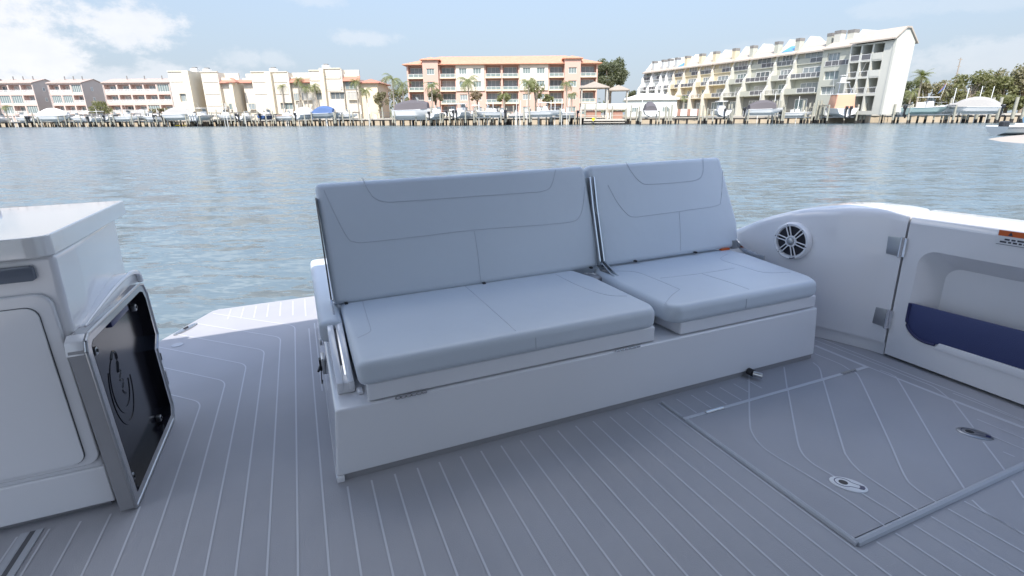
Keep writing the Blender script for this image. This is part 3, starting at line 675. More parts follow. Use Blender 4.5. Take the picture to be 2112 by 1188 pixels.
# navy pouch across the lower half of the pocket
pch = [(.56, .40), (1.764, .372)] + [(1.764 - .125 + .125 * math.cos(R(t)), .172 + .105 + .105 * math.sin(R(t))) for t in range(0, -91, -10)] + [(1.60, .174), (1.56, .192), (.56, .205)]
mb = MB(); mb.prism(pch, A0 - .002, A0 + .012, 'x', 0, .003, 2); po = part('pouch', mb, 'navy', dr, 35)
mb = MB(); edge = pch[1:13]; mb.tube([(A0 - .001, p[0] - .004, p[1]) for p in edge], .009, 8); part('piping', mb, 'navy_dark', po, 50)
mb = MB(); mb.prism([(.56, .150), (1.60, .150), (1.575, .192), (.56, .200)], A0 - .006, A0 + .006, 'x', 0, .004, 2); part('pocket_lip', mb, 'gelcoat', dr, 35)
for z0, z1 in ((.628, .738), (.186, .298)):
    mb = MB(); mb.prism([(1.872, z0), (1.972, z0 + .004), (1.972, z1 - .008), (1.966, z1 - .004), (1.872, z1)], A0 - .014, A0 - .006, 'x', 0, .002, 2)
    h = part('hinge', mb, 'brushed', dr, 35)
    mb = MB(); mb.tube([(A0 - .012, 1.862, z0 - .004), (A0 - .012, 1.862, z1 + .004)], .011, 12); mb.box(A0 - .012, A0 + .004, 1.838, 1.86, z0, z1); part('knuckle', mb, 'chrome', h, 40)
    mb = MB(); mb.rbox(A0 - .017, A0 - .012, 1.955, 1.966, z0 + .03, z1 - .02, .002, 2); part('screw_slot', mb, 'smoke', h)
mb = MB(); mb.prism([(B1 + .001, .0), (B1 + .012, .0), (B1 + .012, H1 - .03), (B1 + .001, H1 - .03)], A0 + .03, A0 + .05, 'x'); part('gap_seal', mb, 'rubber', dr)
mb = MB(); mb.prism([(.90, .785), (1.437, .785), (1.437, .856), (.90, .856)], A0 - .0012, A0 - .0002, 'x'); lb = part('warning_label', mb, 'white_label', dr)
mb = MB(); mb.prism([(.901, .828), (1.4345, .828), (1.4345, .8545), (.901, .8545)], A0 - .0020, A0 - .0013, 'x'); part('warning_band', mb, 'orange_label', lb)
mb = MB(); mb.prism([(1.376, .832), (1.396, .832), (1.386, .850)], A0 - .0028, A0 - .0021, 'x')
for r_, z_ in ((0, .812), (1, .799)):
    b_ = 1.405 if r_ == 0 else 1.422
    while b_ > .93:
        w_ = rng.choice((.012, .016, .020, .026)); mb.prism([(b_ - w_, z_ - .004), (b_, z_ - .004), (b_, z_ + .004), (b_ - w_, z_ + .004)], A0 - .0020, A0 - .0013, 'x'); b_ -= w_ + .007
mb.box(A0 - .0020, A0 - .0013, .901, 1.436, .7852, .7872)
part('warning_text', mb, 'ink', lb)
# hardtop over the cockpit, above the frame
_sb = _rot.transposed() @ _sv                 # the sun in the boat's frame; the roof ends where its shadow does on the deck
RB = 4.2 + _sb.y / _sb.z * 2.245; RA = 3.17 + _sb.x / _sb.z * (2.245 - .89)
mb = MB(); mb.prism([(-3.3, -3.8), (RA, -3.8), (RA, RB), (-3.3, RB)], 2.16, 2.26, 'z', 0, .03, 3)
mb2 = MB(); mb2.prism([(-1.5, -1.35), (2.2, -1.35), (2.2, -1.25), (-1.5, -1.25)], .0005, 2.15, 'z', 0)
solo('light_blocker', mb2, 'rubber', boat=True, kind='structure')  # added unseen dark wall behind the camera, keeps light off the near deck
hardtop = solo('hardtop', mb, 'gelcoat', 35, boat=True, kind='structure')
# ------------------------------------------------------------------ WATER, SHORE
rng = random.Random(11)
mb = MB(); mb.add([(-3000, -600, 0), (3000, -600, 0), (3000, 4000, 0), (-3000, 4000, 0)], [(0, 1, 2, 3)])
solo('water', mb, 'water', kind='structure')
WL = [(-260, 265), (0, 262), (200, 261.2), (400, 260.4), (800, 258.6), (1056, 257.4), (1250, 256), (1500, 254.5), (1850, 253), (2000, 252.2), (2112, 252), (2400, 251)]
WP = [onwater(u, v) for u, v in WL]
def wall_at(px_, off=0.0):                    # point of the seawall seen at a pixel column, moved off metres towards the camera
    for (u0, p0), (u1, p1) in zip([(a[0], b) for a, b in zip(WL, WP)], [(a[0], b) for a, b in zip(WL[1:], WP[1:])]):
        if px_ <= u1 or u1 == WL[-1][0]:
            v = 256; d = WB @ Vector(((px_ - CX) / F, (v - CY) / F, 1)); k = d.x / d.y
            den = (p1.x - p0.x) - k * (p1.y - p0.y); t = (k * p0.y - p0.x) / den
            Y = p0.y + (p1.y - p0.y) * t - off; return Vector((k * Y, Y, 0))
def wall_dir(px_):
    a, b = wall_at(px_ - 20), wall_at(px_ + 20); return math.atan2(b.y - a.y, b.x - a.x)
GZ = 1.65
inner = [Vector((p.x, p.y + 3.0, 0)) for p in WP]
mb = MB(); n = len(inner)
vs = [(p.x, p.y, GZ) for p in inner] + [(p.x * 9 if abs(p.x) > 1 else p.x, 2500, GZ) for p in inner]
mb.add(vs, [(i, i + 1, n + i + 1, n + i) for i in range(n - 1)]); solo('ground', mb, 'lawn', kind='structure')
mb = MB()
for a, b in zip(inner[:-1], inner[1:]):
    d = (b - a); L_ = d.length; d.normalize(); nn = Vector((-d.y, d.x, 0)); k = int(L_ / 1.2)
    P = []
    for i in range(k + 1):
        q = a + d * (L_ * i / k); o = .0 if i % 2 else .18
        P.append(q - nn * o)
    for p, q in zip(P[:-1], P[1:]): mb.add([(p.x, p.y, -1), (q.x, q.y, -1), (q.x, q.y, GZ - .28), (p.x, p.y, GZ - .28)], [(0, 1, 2, 3)], 0)
    mb.add([(a - nn * .3 + Vector((0, 0, z))) for z in (GZ - .28, GZ + .02)] + [(b - nn * .3 + Vector((0, 0, z))) for z in (GZ - .28, GZ + .02)] + [a + nn * .3 + Vector((0, 0, GZ + .02)), b + nn * .3 + Vector((0, 0, GZ + .02)), a + nn * .3 + Vector((0, 0, GZ - .28)), b + nn * .3 + Vector((0, 0, GZ - .28))],
           [(0, 2, 3, 1), (1, 3, 5, 4), (0, 6, 7, 2)], 1)
solo('seawall', mb, ['seawall', 'concrete'], label='long tan corrugated seawall with concrete cap along the far bank', cat='seawall')

# ------------------------------------------------------------------ BUILDING KIT
MESH = {}
def inst(name, key, make, mats, parent, loc, smooth=None):
    if key not in MESH:
        m = MB(); make(m); MESH[key] = m.mesh(name, mats, smooth)
    o = link(name, MESH[key], parent); o.location = loc; return o
def window(par, x, y, z, w, h, cols=2, glass='glass', frame='white_paint'):
    t = .09
    if glass == 'glass': glass = rng.choice(('glass', 'glass', 'glass', 'glass_dark', 'glass_pale', 'curtain'))
    def fm(m):
        m.box(0, w, -.06, .06, 0, t); m.box(0, w, -.06, .06, h - t, h); m.box(0, t, -.06, .06, t, h - t); m.box(w - t, w, -.06, .06, t, h - t)
        for i in range(1, cols): m.box(w * i / cols - t * .4, w * i / cols + t * .4, -.05, .05, t, h - t)
    f = inst('window', ('wf', w, h, cols, frame), fm, frame, par, (x, y, z))
    inst('pane', ('wp', w, h, glass), lambda m: m.box(t * .5, w - t * .5, -.012, .012, t * .5, h - t * .5), glass, f, (0, .02, 0)); return f
def railing(par, x0, x1, y, z, h=1.05, style='bars', col='rail_dark', post='white_paint'):
    w = round(x1 - x0, 2)
    def fm(m):
        m.box(0, w, -.03, .03, h - .07, h, 1); m.box(0, w, -.03, .03, .06, .12, 1)
        k = max(2, int(w / 1.3) + 1)
        for i in range(k): xx = .03 + (w - .06) * i / (k - 1); m.box(xx - .035, xx + .035, -.035, .035, 0, h, 1)
        if style == 'bars':
            q = int(w / .16)
            for i in range(q): xx = w * (i + .5) / q; m.box(xx - .018, xx + .018, -.012, .012, .12, h - .07, 0)
        elif style == 'panel': m.box(.03, w - .03, -.008, .008, .14, h - .08, 0)
        elif style == 'lattice':
            q = int(w / .3)
            for i in range(q): xx = w * (i + .5) / q; m.box(xx - .07, xx + .07, -.012, .012, .12, h - .07, 0)
    return inst('railing', ('rl', w, h, style, col, post), fm, [col, post], par, (x0, y, z))
def grid_wall(m, x0, x1, z0, z1, y0, y1, ops, mi=0):
    xs = sorted({x0, x1, *[o[0] for o in ops], *[o[1] for o in ops]})
    for a, b in zip(xs[:-1], xs[1:]):
        if b - a < 1e-4: continue
        c = (a + b) / 2; cuts = sorted((o[2], o[3]) for o in ops if o[0] < c < o[1]); z = z0
        for u, v in cuts:
            if u > z + 1e-4: m.box(a, b, y0, y1, z, u, mi)
            z = max(z, v)
        if z < z1 - 1e-4: m.box(a, b, y0, y1, z, z1, mi)
def hip(m, x0, x1, y0, y1, z0, z1, mi=0, ov=.5, t=.18):
    d = min(x1 - x0, y1 - y0) / 2 + ov; X0, X1, Y0, Y1 = x0 - ov, x1 + ov, y0 - ov, y1 + ov
    v = [(X0, Y0, z0), (X1, Y0, z0), (X1, Y1, z0), (X0, Y1, z0), (X0 + d, (Y0 + Y1) / 2 if y1 - y0 <= x1 - x0 else Y0 + d, z1), (X1 - d, (Y0 + Y1) / 2 if y1 - y0 <= x1 - x0 else Y1 - d, z1)]
    w = [(p[0], p[1], z0 - t) for p in v[:4]]
    m.add(v + w, [(0, 1, 5, 4), (1, 2, 5), (2, 3, 4, 5), (3, 0, 4), (9, 8, 7, 6), (0, 6, 7, 1), (1, 7, 8, 2), (2, 8, 9, 3), (3, 9, 6, 0)], mi)
def X(u, Y, v=240): return at(u, v, Y).x
def Zp(u, v, Y): return at(u, v, Y).z

# --- pink terraces with taupe gable ends (left)
def terrace(u0, u1, Y, z_eave, z_ridge, label, bays, loc_d=8.5, front=True):
    x0 = X(u0, Y); w = X(u1, Y) - x0
    t = thing('terrace_block', label, 'apartment block', (x0, Y, GZ), 0, 'pink balconied terraces with taupe gables'); D = loc_d; H = z_eave - GZ; fh = H / 3.6
    ops = []; k = bays; bw = w / k
    for f in range(3):
        for i in range(k): ops.append((i * bw + .22, (i + 1) * bw - .22, H - (f + 1) * fh + .15 + .25, H - f * fh - .35, i, f))
    m = MB(); grid_wall(m, 0, w, 0, H, -1.5, -.001, [o[:4] for o in ops]); part('front', m, 'pink', t)
    m = MB(); m.box(0, w, 0, D, 0, H); part('wall', m, 'pink', t)
    m = MB(); m.prism([(-1.6, 0), (-1.6, H + .02), (D * .45, z_ridge - GZ), (D, H + .02), (D, 0)], w + .001, w + .20, 'x'); part('gable_wall', m, 'taupe', t)
    m = MB(); m.prism([(-1.6, 0), (-1.6, H + .02), (D * .45, z_ridge - GZ), (D, H + .02), (D, 0)], -.20, -.001, 'x'); part('gable_wall', m, 'taupe', t)
    m = MB(); m.prism([(-1.9, H + .04), (-1.9, H + .28), (D * .45, z_ridge - GZ + .25), (D + .3, H + .28), (D + .3, H + .04), (D * .45, z_ridge - GZ + .02)], -.35, w + .35, 'x'); r = part('roof', m, 'pinkroof', t)
    for q in range(3):
        cx_ = w * (.25 + .27 * q); m = MB(); m.tube([(cx_, D * .3, H + .8), (cx_, D * .3, z_ridge - GZ + 1.0)], .16, 6); part('vent_pipe', m, 'chimney_cap', r)
    for o in ops:
        ww = o[1] - o[0]; closed = rng.random() < .32
        if closed: window(t, o[0], -1.25, o[2], round(ww, 2), round(o[3] - o[2], 2), 5, 'glass_pale')
        else:
            railing(t, o[0], o[1], -1.42, o[2] - .05, .95, 'lattice', 'white_paint'); window(t, o[0] + ww * .2, -.03, o[2], round(ww * .62, 2), round((o[3] - o[2]) * .85, 2), 2, 'glass')
    for i in range(3): window(t, 0, 0, 0, .9, 1.2, 2).matrix_local = Matrix.Translation((w + .22, D * .22, H - (i + 1) * fh + 1.0)) @ Matrix.Rotation(R(90), 4, 'Z')
    return t
terrace(-75, -4, 182, Zp(0, 174, 182), Zp(0, 161, 182), 'pink terrace block cut by the left frame edge, only its taupe gable showing', 3)
terrace(17, 92, 180, Zp(50, 173, 180), Zp(50, 163, 180), 'pink balconied terrace block second from the left frame edge, between taupe gables', 3)
terrace(124, 191, 176, Zp(150, 173, 176), Zp(150, 163, 176), 'pink balconied terrace block in the middle of the row, green shrub at its right foot', 3)
terrace(235, 368, 172, Zp(300, 172, 172), Zp(300, 162, 172), 'widest pink balconied terrace block, against the cream apartment building', 5)

# --- cream apartment building with red tiled awnings
Y0 = 150
xs = lambda u: X(u, Y0) - X(364, Y0)
zt = lambda u, v: Zp(u, v, Y0) - GZ
cr = thing('cream_apartments', 'long cream apartment building with boxy towers and red tiled awnings', 'apartment building', (X(364, Y0), Y0, GZ))
WD = xs(742); HT = zt(500, 150)
m = MB()
wins = []
for u0, u1, v0, v1 in ((379, 404, 193, 210), (449, 470, 213, 226), (474, 493, 213, 226), (514, 534, 213, 226), (542, 566, 214, 226), (582, 606, 212, 226), (610, 622, 192, 208), (626, 650, 191, 207), (655, 674, 191, 206), (686, 714, 190, 205), (720, 741, 189, 206), (616, 624, 211, 224)):
    wins.append((xs(u0), xs(u1), zt(u0, v1), zt(u0, v0)))
SEG = [(364, 402, 0, 148), (430, 464, 0, 149), (464, 493, 1, 149), (508, 531, 1, 150), (531, 562, 0, 149), (574, 604, 0, 149), (604, 648, 1, 148), (648, 672, 0, 146), (680, 712, 0, 142), (712, 742, 1, 142)]
for u0, u1, rec, v in SEG:
    a, b = xs(u0), xs(u1); y = 1.2 if rec else 0
    grid_wall(m, a, b, 0, zt(u0, v) - (2.4 if rec else 0), y, y + .8, [w for w in wins if w[0] >= a - .5 and w[1] <= b + .5], 0)
    m.box(a, b, y + .801, 12, 0, zt(u0, v) - (2.4 if rec else .05), 0)
    if rec:
        m.box(a, b, y + 2.2, y + 2.8, zt(u0, v) - 2.38, zt(u0, v), 0); m.box(a, b, y - .05, y + .2, zt(u0, v) - 2.39, zt(u0, v) - 1.25, 0)
part('wall', m, 'cream_pale', cr)
for u0, u1, dep, v in ((402, 430, 2.3, 147), (493, 508, 2.6, 165), (562, 574, 1.2, 148), (672, 680, 1.2, 141)):
    m = MB(); m.box(xs(u0) + .002, xs(u0) + (xs(u1) - xs(u0)) * (.45 if dep > 2 else 1), -dep, 6, 0, zt(u0, v)); part('tower', m, 'cream', cr)
for u0, u1, rec, v in SEG:
    if rec: continue
    a, b = xs(u0) + .25, xs(u1) - .25; H = zt(u0, v)
    for k in range(3):
        if not any(w[0] < (a + b) / 2 < w[1] and w[3] > H - 2.6 - 3 * k for w in wins): m = MB(); m.box(a, b, -.14, -.002, H - 2.6 - 3.0 * k + .1, H - .5 - 3.0 * k); part('shutter_panel', m, 'cream_pale', cr)
    m = MB(); m.box(a - .25, b + .25, -.25, .4, H + .001, H + .22); part('coping', m, 'cream', cr)
for u0, u1, v0, v1 in ((463, 529, 164, 171), (604, 648, 160, 170), (712, 748, 156, 167)):
    a, b = xs(u0), xs(u1); z0, z1 = zt(u0, v1), zt(u0, v0)
    m = MB(); m.prism([(.0, z0), (1.3, z1), (1.3, z1 - .15), (.25, z0 - .18)], a, b, 'x')
    part('awning', m, 'red_roof', cr)
m = MB(); hip(m, xs(491), xs(506), -2.7, -1.2, zt(500, 170), zt(500, 161), 0, .3); part('awning', m, 'red_roof', cr)
m = MB(); m.box(xs(742) + .01, xs(778), 3.0, 16, 0, zt(760, 168)); part('side_wing', m, 'cream', cr)
m = MB(); hip(m, xs(744), xs(780), 2.6, 16.4, zt(760, 169), zt(760, 160), 0, .5); part('roof', m, 'red_roof', cr)
for u, v in ((404, 139), (429, 140), (566, 139), (675, 132)):
    m = MB(); m.rbox(xs(u) - .9, xs(u) + .9, 3, 4.6, HT - .6, zt(u, v), .05, 1, 0); m.box(xs(u) - .55, xs(u) + .55, 3.3, 4.3, zt(u, v) + .001, zt(u, v) + .35, 1); part('chimney', m, ['white_paint', 'chimney_cap'], cr)
for w in wins: window(cr, w[0], .5 if True else 0, w[2], round(w[1] - w[0], 2), round(w[3] - w[2], 2), 3, 'glass', 'cream_pale')
for u0, u1, v0, v1 in ((648, 672, 159, 165), (680, 712, 156, 161), (680, 712, 178, 184), (716, 741, 166, 184)):
    window(cr, xs(u0), -.13 if u0 != 716 else 1.05, zt(u0, v1), round(xs(u1) - xs(u0), 2), round(zt(u0, v0) - zt(u0, v1), 2), 3, 'glass_pale', 'cream_pale')

# --- apricot building with terracotta hip roof
Y0 = 160
xo = lambda u: X(u, Y0) - X(845, Y0)
zo = lambda u, v: Zp(u, v, Y0) - GZ
ap = thing('apricot_apartments', 'four storey apricot and cream apartment building under a terracotta hip roof', 'apartment building', (X(845, Y0), Y0, GZ))
WA = xo(1229); HA = zo(1040, 133); FH = HA / 4.08; lv = [HA - (i + 1) * FH for i in range(4)]
cols = [(847, 879, 'b'), (880, 908, 't'), (911, 943, 'b'), (944, 972, 'c'), (972, 1001, 'c'), (1003, 1035, 'b'), (1037, 1070, 'b'), (1072, 1100, 'c'), (1100, 1129, 'c'), (1131, 1162, 'b'), (1163, 1192, 't'), (1194, 1227, 'b')]
ops = []; cop = []; top_ = []
for u0, u1, k in cols:
    a, b = xo(u0), xo(u1)
    for i, z in enumerate(lv):
        if k == 'b': ops.append((a + .15, b - .15, z + .30, z + FH - .15, i))
        elif k == 'c': cop.append((a + .9, b - .9, z + 1.0, z + 2.6, i))
        else: top_.append((a + .9, b - .9, z + .9, z + 2.5, i))
m = MB(); grid_wall(m, 0, WA, 0, HA, 0, 1.9, [o[:4] for o in ops] + [(xo(u0), xo(u1), lv[1] + .02, HA + 1) for u0, u1, k in cols if k == 'c'] + [(xo(u0), xo(u1), 0, HA + 1) for u0, u1, k in cols if k == 't'] + [o[:4] for o in cop if o[4] >= 2]); part('front', m, 'apricot', ap)
for ua, ub in ((944, 1001), (1072, 1129)): m = MB(); grid_wall(m, xo(ua), xo(ub), lv[1] + .021, HA, -.35, 1.9, [o[:4] for o in cop if o[4] < 2 and xo(ua) < o[0] < xo(ub)]); part('cream_bay', m, 'cream_pale', ap)
m = MB(); m.box(0, WA, 1.901, 17, 0, HA - .01); part('wall', m, 'apricot', ap)
m = MB(); hip(m, 0, WA, -.2, 17, HA + .2, zo(1040, 121) + 1.5, 0, 1.0); part('roof', m, 'tile', ap)
for u0, u1, k in cols:
    if k != 't': continue
    a, b = xo(u0) - .2, xo(u1) + .2; zt_ = zo(u0, 125 if u0 < 1000 else 122)
    m = MB(); grid_wall(m, a, b, 0, zt_, -1.4, -.8, [o[:4] for o in top_ if a < o[0] < b]); m.box(a, b, -.799, 4, 0, zt_); tw = part('tower', m, 'apricot', ap)
    m = MB(); hip(m, a, b, -1.4, 4, zt_ + .18, zo(u0, 117 if u0 < 1000 else 114), 0, .6); part('tower_roof', m, 'tile', tw)
for o in top_: window(ap, o[0], -1.15, o[2], round(o[1] - o[0], 2), round(o[3] - o[2], 2), 3, 'glass_pale')
for o in cop: window(ap, o[0], -.15 if o[4] < 2 else .2, o[2], round(o[1] - o[0], 2), round(o[3] - o[2], 2), 3, 'glass_pale' if o[4] < 2 else 'glass')
for o in ops:
    w = o[1] - o[0]; railing(ap, round(o[0] + .02, 2), round(o[1] - .02, 2), .12, o[2] - .28, 1.15, 'panel', 'glass_pale'); window(ap, o[0] + .3, 1.84, o[2] - .2, round(w - .6, 2), round(FH - .7, 2), 3, 'glass')
for z in lv[:3]:
    for u0, u1, k in cols:
        if k == 'b': m = MB(); m.box(xo(u0), xo(u1), -.45, -.001, z - .12, z + .29); part('balcony_edge', m, 'cream', ap)

# --- stepped townhouses (right), facade turned towards the channel
PN = at(1826, 235, 104); FD = Vector((-.362, .932, 0)).normalized()      # near corner, direction of the facade going away
ANG = math.atan2(-FD.y, -FD.x)
FAR = 92.0; PF = Vector((PN.x, PN.y, 0)) + FD * FAR
def sx(u):                                    # facade coordinate (from the far end) of a pixel column
    d = WB @ Vector(((u - CX) / F, (180 - CY) / F, 1)); k = d.x / d.y
    t = (k * PN.y - PN.x) / (FD.x - k * FD.y); return FAR - t
def fz(u, v):
    s_ = FAR - sx(u); return at(u, v, PN.y + FD.y * s_).z - GZ
FIN = [(-.5, 0), (-.5, 5.0), (.7, 6.7), (.7, 8.2), (2.0, 9.9), (2.0, 11.3), (3.4, 13.9), (6.0, 16.9), (8.6, 16.9), (12, 15.2), (12, 0)]
def townhouse(u0, u1, wallm, railm, label, fins, parapet=True, tarp=False):
    s0, s1 = sx(u0), sx(u1); w = s1 - s0; p = PF - FD * s0
    t = thing('townhouse', label, 'townhouse', (p.x, p.y, GZ), ANG, 'stepped townhouses along the right bank')
    m = MB(); m.box(0, w, 3.0, 12, 4.6, 13.0); m.box(0, w, 1.4, 12, 0, 4.59); part('wall', m, wallm, t)
    m = MB()
    for f in fins:
        m.prism(FIN, f * w - .22, f * w + .22, 'x')
        part('party_wall', m, {'pale_green': 'pale_green_wall', 'yellow_wall': 'cream_pale', 'grey_wall': 'white_paint'}[wallm], t); m = MB()
    e = fins + [1.0]; LV = [(4.6, .0), (7.8, 1.3), (10.9, 2.7)]
    for i in range(len(fins)):
        a, b = fins[i] * w + .17, e[i + 1] * w - .17
        if b - a < .8: continue
        for j, (z, y) in enumerate(LV):
            m = MB(); m.box(a, b, y + .03, 3.2, z - .16, z); fl = part('balcony', m, wallm, t)
            mid = a + (b - a) * (.42 if (parapet and (i + j) % 2) else 1.0)
            if mid < b - .3: m = MB(); m.box(a, mid, y + .03, y + .13, z + .001, z + 1.05); part('parapet', m, wallm, fl); railing(fl, round(mid + .01, 2), round(b, 2), y + .08, z, 1.05, 'panel', railm)
            else: railing(fl, round(a, 2), round(b, 2), y + .08, z, 1.05, 'panel' if (i + j) % 3 else 'bars', railm)
            window(t, a + (b - a) * .22, 2.95, z + .05, round((b - a) * .56, 2), 2.2, 3, 'glass')
        m = MB(); m.prism([(1.9, 12.95), (1.9, 13.25), (6.4, 15.5), (6.4, 15.1)], a, b, 'x'); part('roof', m, 'shingle', t)
        m = MB(); m.box(a, b, 4.3, 11.9, 13.0, 14.5); part('attic', m, wallm, t)
        c = a + (b - a) * .86; m = MB(); m.box(c - .55, c + .55, 3.2, 4.6, 13.3, 15.9, 0); m.box(c - .6, c + .6, 3.15, 4.65, 15.901, 16.5, 1); part('chimney', m, [wallm, 'chimney_cap'], t)
        m = MB(); m.box(a + .3, b - .3, 1.30, 1.39, .3, 4.2); part('garage_screen', m, 'dark_room', t)
        window(t, a + (b - a) * .3, 1.25, .2, round((b - a) * .4, 2), 3.2, 3, 'glass_pale')
        if tarp and i == 0:
            m = MB(); m.prism([(3.1, 13.86), (3.1, 13.96), (5.9, 15.36), (5.9, 15.26)], a + .4, b - 1.6, 'x'); part('tarp', m, 'tarp_blue', t)
    return t
townhouse(1312, 1348, 'grey_wall', 'rail_dark', 'pale grey stepped townhouse at the far end of the right hand row', [0, .5])
townhouse(1348, 1374, 'grey_wall', 'rail_glass', 'pale grey stepped townhouse beside the yellow ones, pale railings', [0, .45])
townhouse(1374, 1425, 'yellow_wall', 'rail_dark', 'yellow stepped townhouse with blue tarp on its roof', [0, .42], True, True)
townhouse(1425, 1492, 'yellow_wall', 'rail_glass', 'yellow stepped townhouse nearer the camera, next to the grey green ones', [0, .42])
townhouse(1492, 1577, 'pale_green', 'rail_dark', 'grey green stepped townhouse directly after the yellow pair', [0, .42])
townhouse(1577, 1682, 'pale_green', 'rail_glass', 'grey green stepped townhouse with blue tarp by its chimney', [0, .40], True, True)
# end block
s0, s1 = sx(1682), FAR; w = s1 - s0; p = PF - FD * s0; sm = sx(1752) - s0
eb = thing('end_block', 'tall pale green end block with three balcony bays and blank end wall', 'apartment block', (p.x, p.y, GZ), ANG)
HE = 12.9; lv = [3.9, 6.9, 9.9]
m = MB(); wv = [(1.2, 4.0, 10.0, 12.2), (1.0, 4.4, 7.0, 8.7), (.8, 4.2, 4.1, 5.7)]
wv = [(a, min(b, sm - .6), c, d) for a, b, c, d in wv]
grid_wall(m, 0, sm, 0, HE, .6, 1.4, wv); m.box(0, sm, 1.401, 7, 0, HE - .02); part('wall', m, 'pale_green', eb)
for a, b, c, d in wv: window(eb, a, 1.0, c, round(b - a, 2), round(d - c, 2), 3, 'glass')
railing(eb, .9, round(sm - .7, 2), .55, 9.6, 1.1, 'panel', 'rail_dark')
bw = (w - sm - 1.6) / 3; bays = [(sm + .25 + i * bw, sm + (i + 1) * bw - .05) for i in range(3)]
ops = [(a, b, z + .0, z + 2.75) for a, b in bays for z in [.7] + lv]
m = MB(); grid_wall(m, sm + .001, w, 0, HE, -1.6, .9, ops); part('front', m, 'pale_green_wall', eb)
m = MB(); m.box(sm + .001, w, .901, 3.3, 0, HE + .1); part('wall', m, 'pale_green', eb)
for i, (a, b) in enumerate(bays):
    for j, z in enumerate(lv):
        if i == 2 and j: m = MB(); m.box(a + .01, b - .01, -1.66, -1.52, z, z + 1.15); part('parapet', m, 'pale_green_wall', eb)
        else: railing(eb, round(a + .02, 2), round(b - .02, 2), -1.56, z, 1.1, 'panel' if j == 2 else 'bars', 'rail_dark')
        if i < 2: window(eb, a + .5, .84, z + .03, round(b - a - 1.0, 2), 2.4, 3, 'glass')
    window(eb, a + .3, .84, .72, round(b - a - .6, 2), 2.6, 2, 'glass_pale')
m = MB(); m.prism([(-1.7, 0), (-1.7, HE + .1), (.2, HE + 2.0), (1.2, HE + 2.0), (3.4, HE - .1), (3.4, 0)], w + .002, w + .45, 'x'); part('end_wall', m, 'pale_green_wall', eb)
m = MB(); m.prism([(-2.3, HE + .12), (-2.3, HE + .36), (.15, HE + 2.3), (1.3, HE + 2.3), (4.0, HE - .25), (4.0, HE - .5), (1.2, HE + 2.03), (.25, HE + 2.03)], sm + .1, w + .7, 'x'); r = part('roof', m, 'shingle', eb)
m = MB(); m.prism([(0, HE + .0), (0, HE + .25), (3.5, HE + 1.9), (7, HE + 1.9), (7, HE)], .05, sm + .05, 'x'); part('roof', m, 'shingle', eb)
m = MB(); m.prism([(-1.6, HE + .3), (-1.6, HE + .6), (1.0, HE + 3.0), (5.6, HE + 3.0), (5.6, HE + .3)], sm - .25, sm + .099, 'x'); part('parapet', m, 'pale_green_wall', eb)
for c, y in ((.9, 2.8), (2.6, 4.4)):
    m = MB(); m.box(c - .75, c + .75, y, y + 1.4, HE - .4, HE + 3.2, 0); m.box(c - .8, c + .8, y - .05, y + 1.45, HE + 3.201, HE + 3.8, 1); part('chimney', m, ['pale_green_wall', 'chimney_cap'], eb)

# ------------------------------------------------------------------ PAVILIONS, BOATHOUSE, DOCKS
def pavilion(u0, u1, vt, ve, off, label):
    c = wall_at((u0 + u1) / 2, off); w = (u1 - u0) / 1124 * c.y; zt_ = Zp((u0 + u1) / 2, vt, c.y); ze = Zp((u0 + u1) / 2, ve, c.y)
    t = thing('pavilion', label, 'pavilion', (c.x, c.y, GZ), wall_dir((u0 + u1) / 2)); zt_ -= GZ; ze -= GZ; h = w / 2 - .5
    for a in (-1, 1):
        for b in (-1, 1): m = MB(); m.box(a * h - .12, a * h + .12, b * h - .12, b * h + .12, -1.6, ze); part('post', m, 'wood_pale', t)
    m = MB(); hip(m, -w / 2 + .3, w / 2 - .3, -w / 2 + .3, w / 2 - .3, ze, zt_, 0, .3); part('roof', m, 'thatch', t)
    m = MB(); m.box(-h, h, -h, h, -.2, 0); m.box(-h, h, -h, h, 1.4, 1.6); part('deck', m, 'wood_pale', t)
    for y in (-h, h): m = MB(); m.box(-h + .13, h - .13, y - .04, y + .04, 1.7, 2.75); part('railing', m, 'white_paint', t)
    m = MB(); m.box(-h * .6, h * .6, -h + .4, h - .4, .01, 1.2); part('bench', m, 'wood_red', t)
pavilion(1193, 1252, 168, 181, 2.5, 'taller dock pavilion with straw coloured hip roof and white upper railing')
pavilion(1248, 1294, 175, 186, 1.5, 'lower dock pavilion with straw coloured hip roof, right of the taller one')
c = wall_at(1345, -9); bh = thing('boathouse', 'low boathouse with pale hip roof and green white walls behind the covered boat', 'boathouse', (X(1290, c.y), c.y, GZ), wall_dir(1345))
w = 100 / 1124 * c.y; ze = Zp(1340, 203, c.y) - GZ
m = MB(); m.box(0, w, 0, 7, 0, ze - .2); part('wall', m, 'boathouse', bh)
m = MB(); hip(m, 0, w, 0, 7, ze, Zp(1340, 192, c.y) - GZ, 0, .5, .35); part('roof', m, 'canvas_white', bh)
for k in range(3): window(bh, w * (.12 + .3 * k), -.03, .9, 1.6, 1.2, 3, 'glass_pale')
c = wall_at(1245, 5.0); dk = thing('fishing_pier', 'timber pier platform with brown screen fence and white railings by the pavilions', 'pier', (c.x, c.y, 0), wall_dir(1245)); w = 82 / 1124 * c.y
m = MB(); m.box(-w / 2, w / 2, -2, 3.5, 1.0, 1.2); m.box(-w / 2, w / 2, -2.05, -1.95, .35, .5); m.box(-w / 2, w / 2, -2.06, -2.0, .8, 1.22); part('deck', m, 'wood_pale', dk)
for k in range(13): inst('pile', 'pier pile', lambda m: m.tube([(0, 0, -1.2), (0, 0, .99)], .15, 7), 'pile_wet', dk, (-w / 2 + w * k / 12, -1.8, 0))
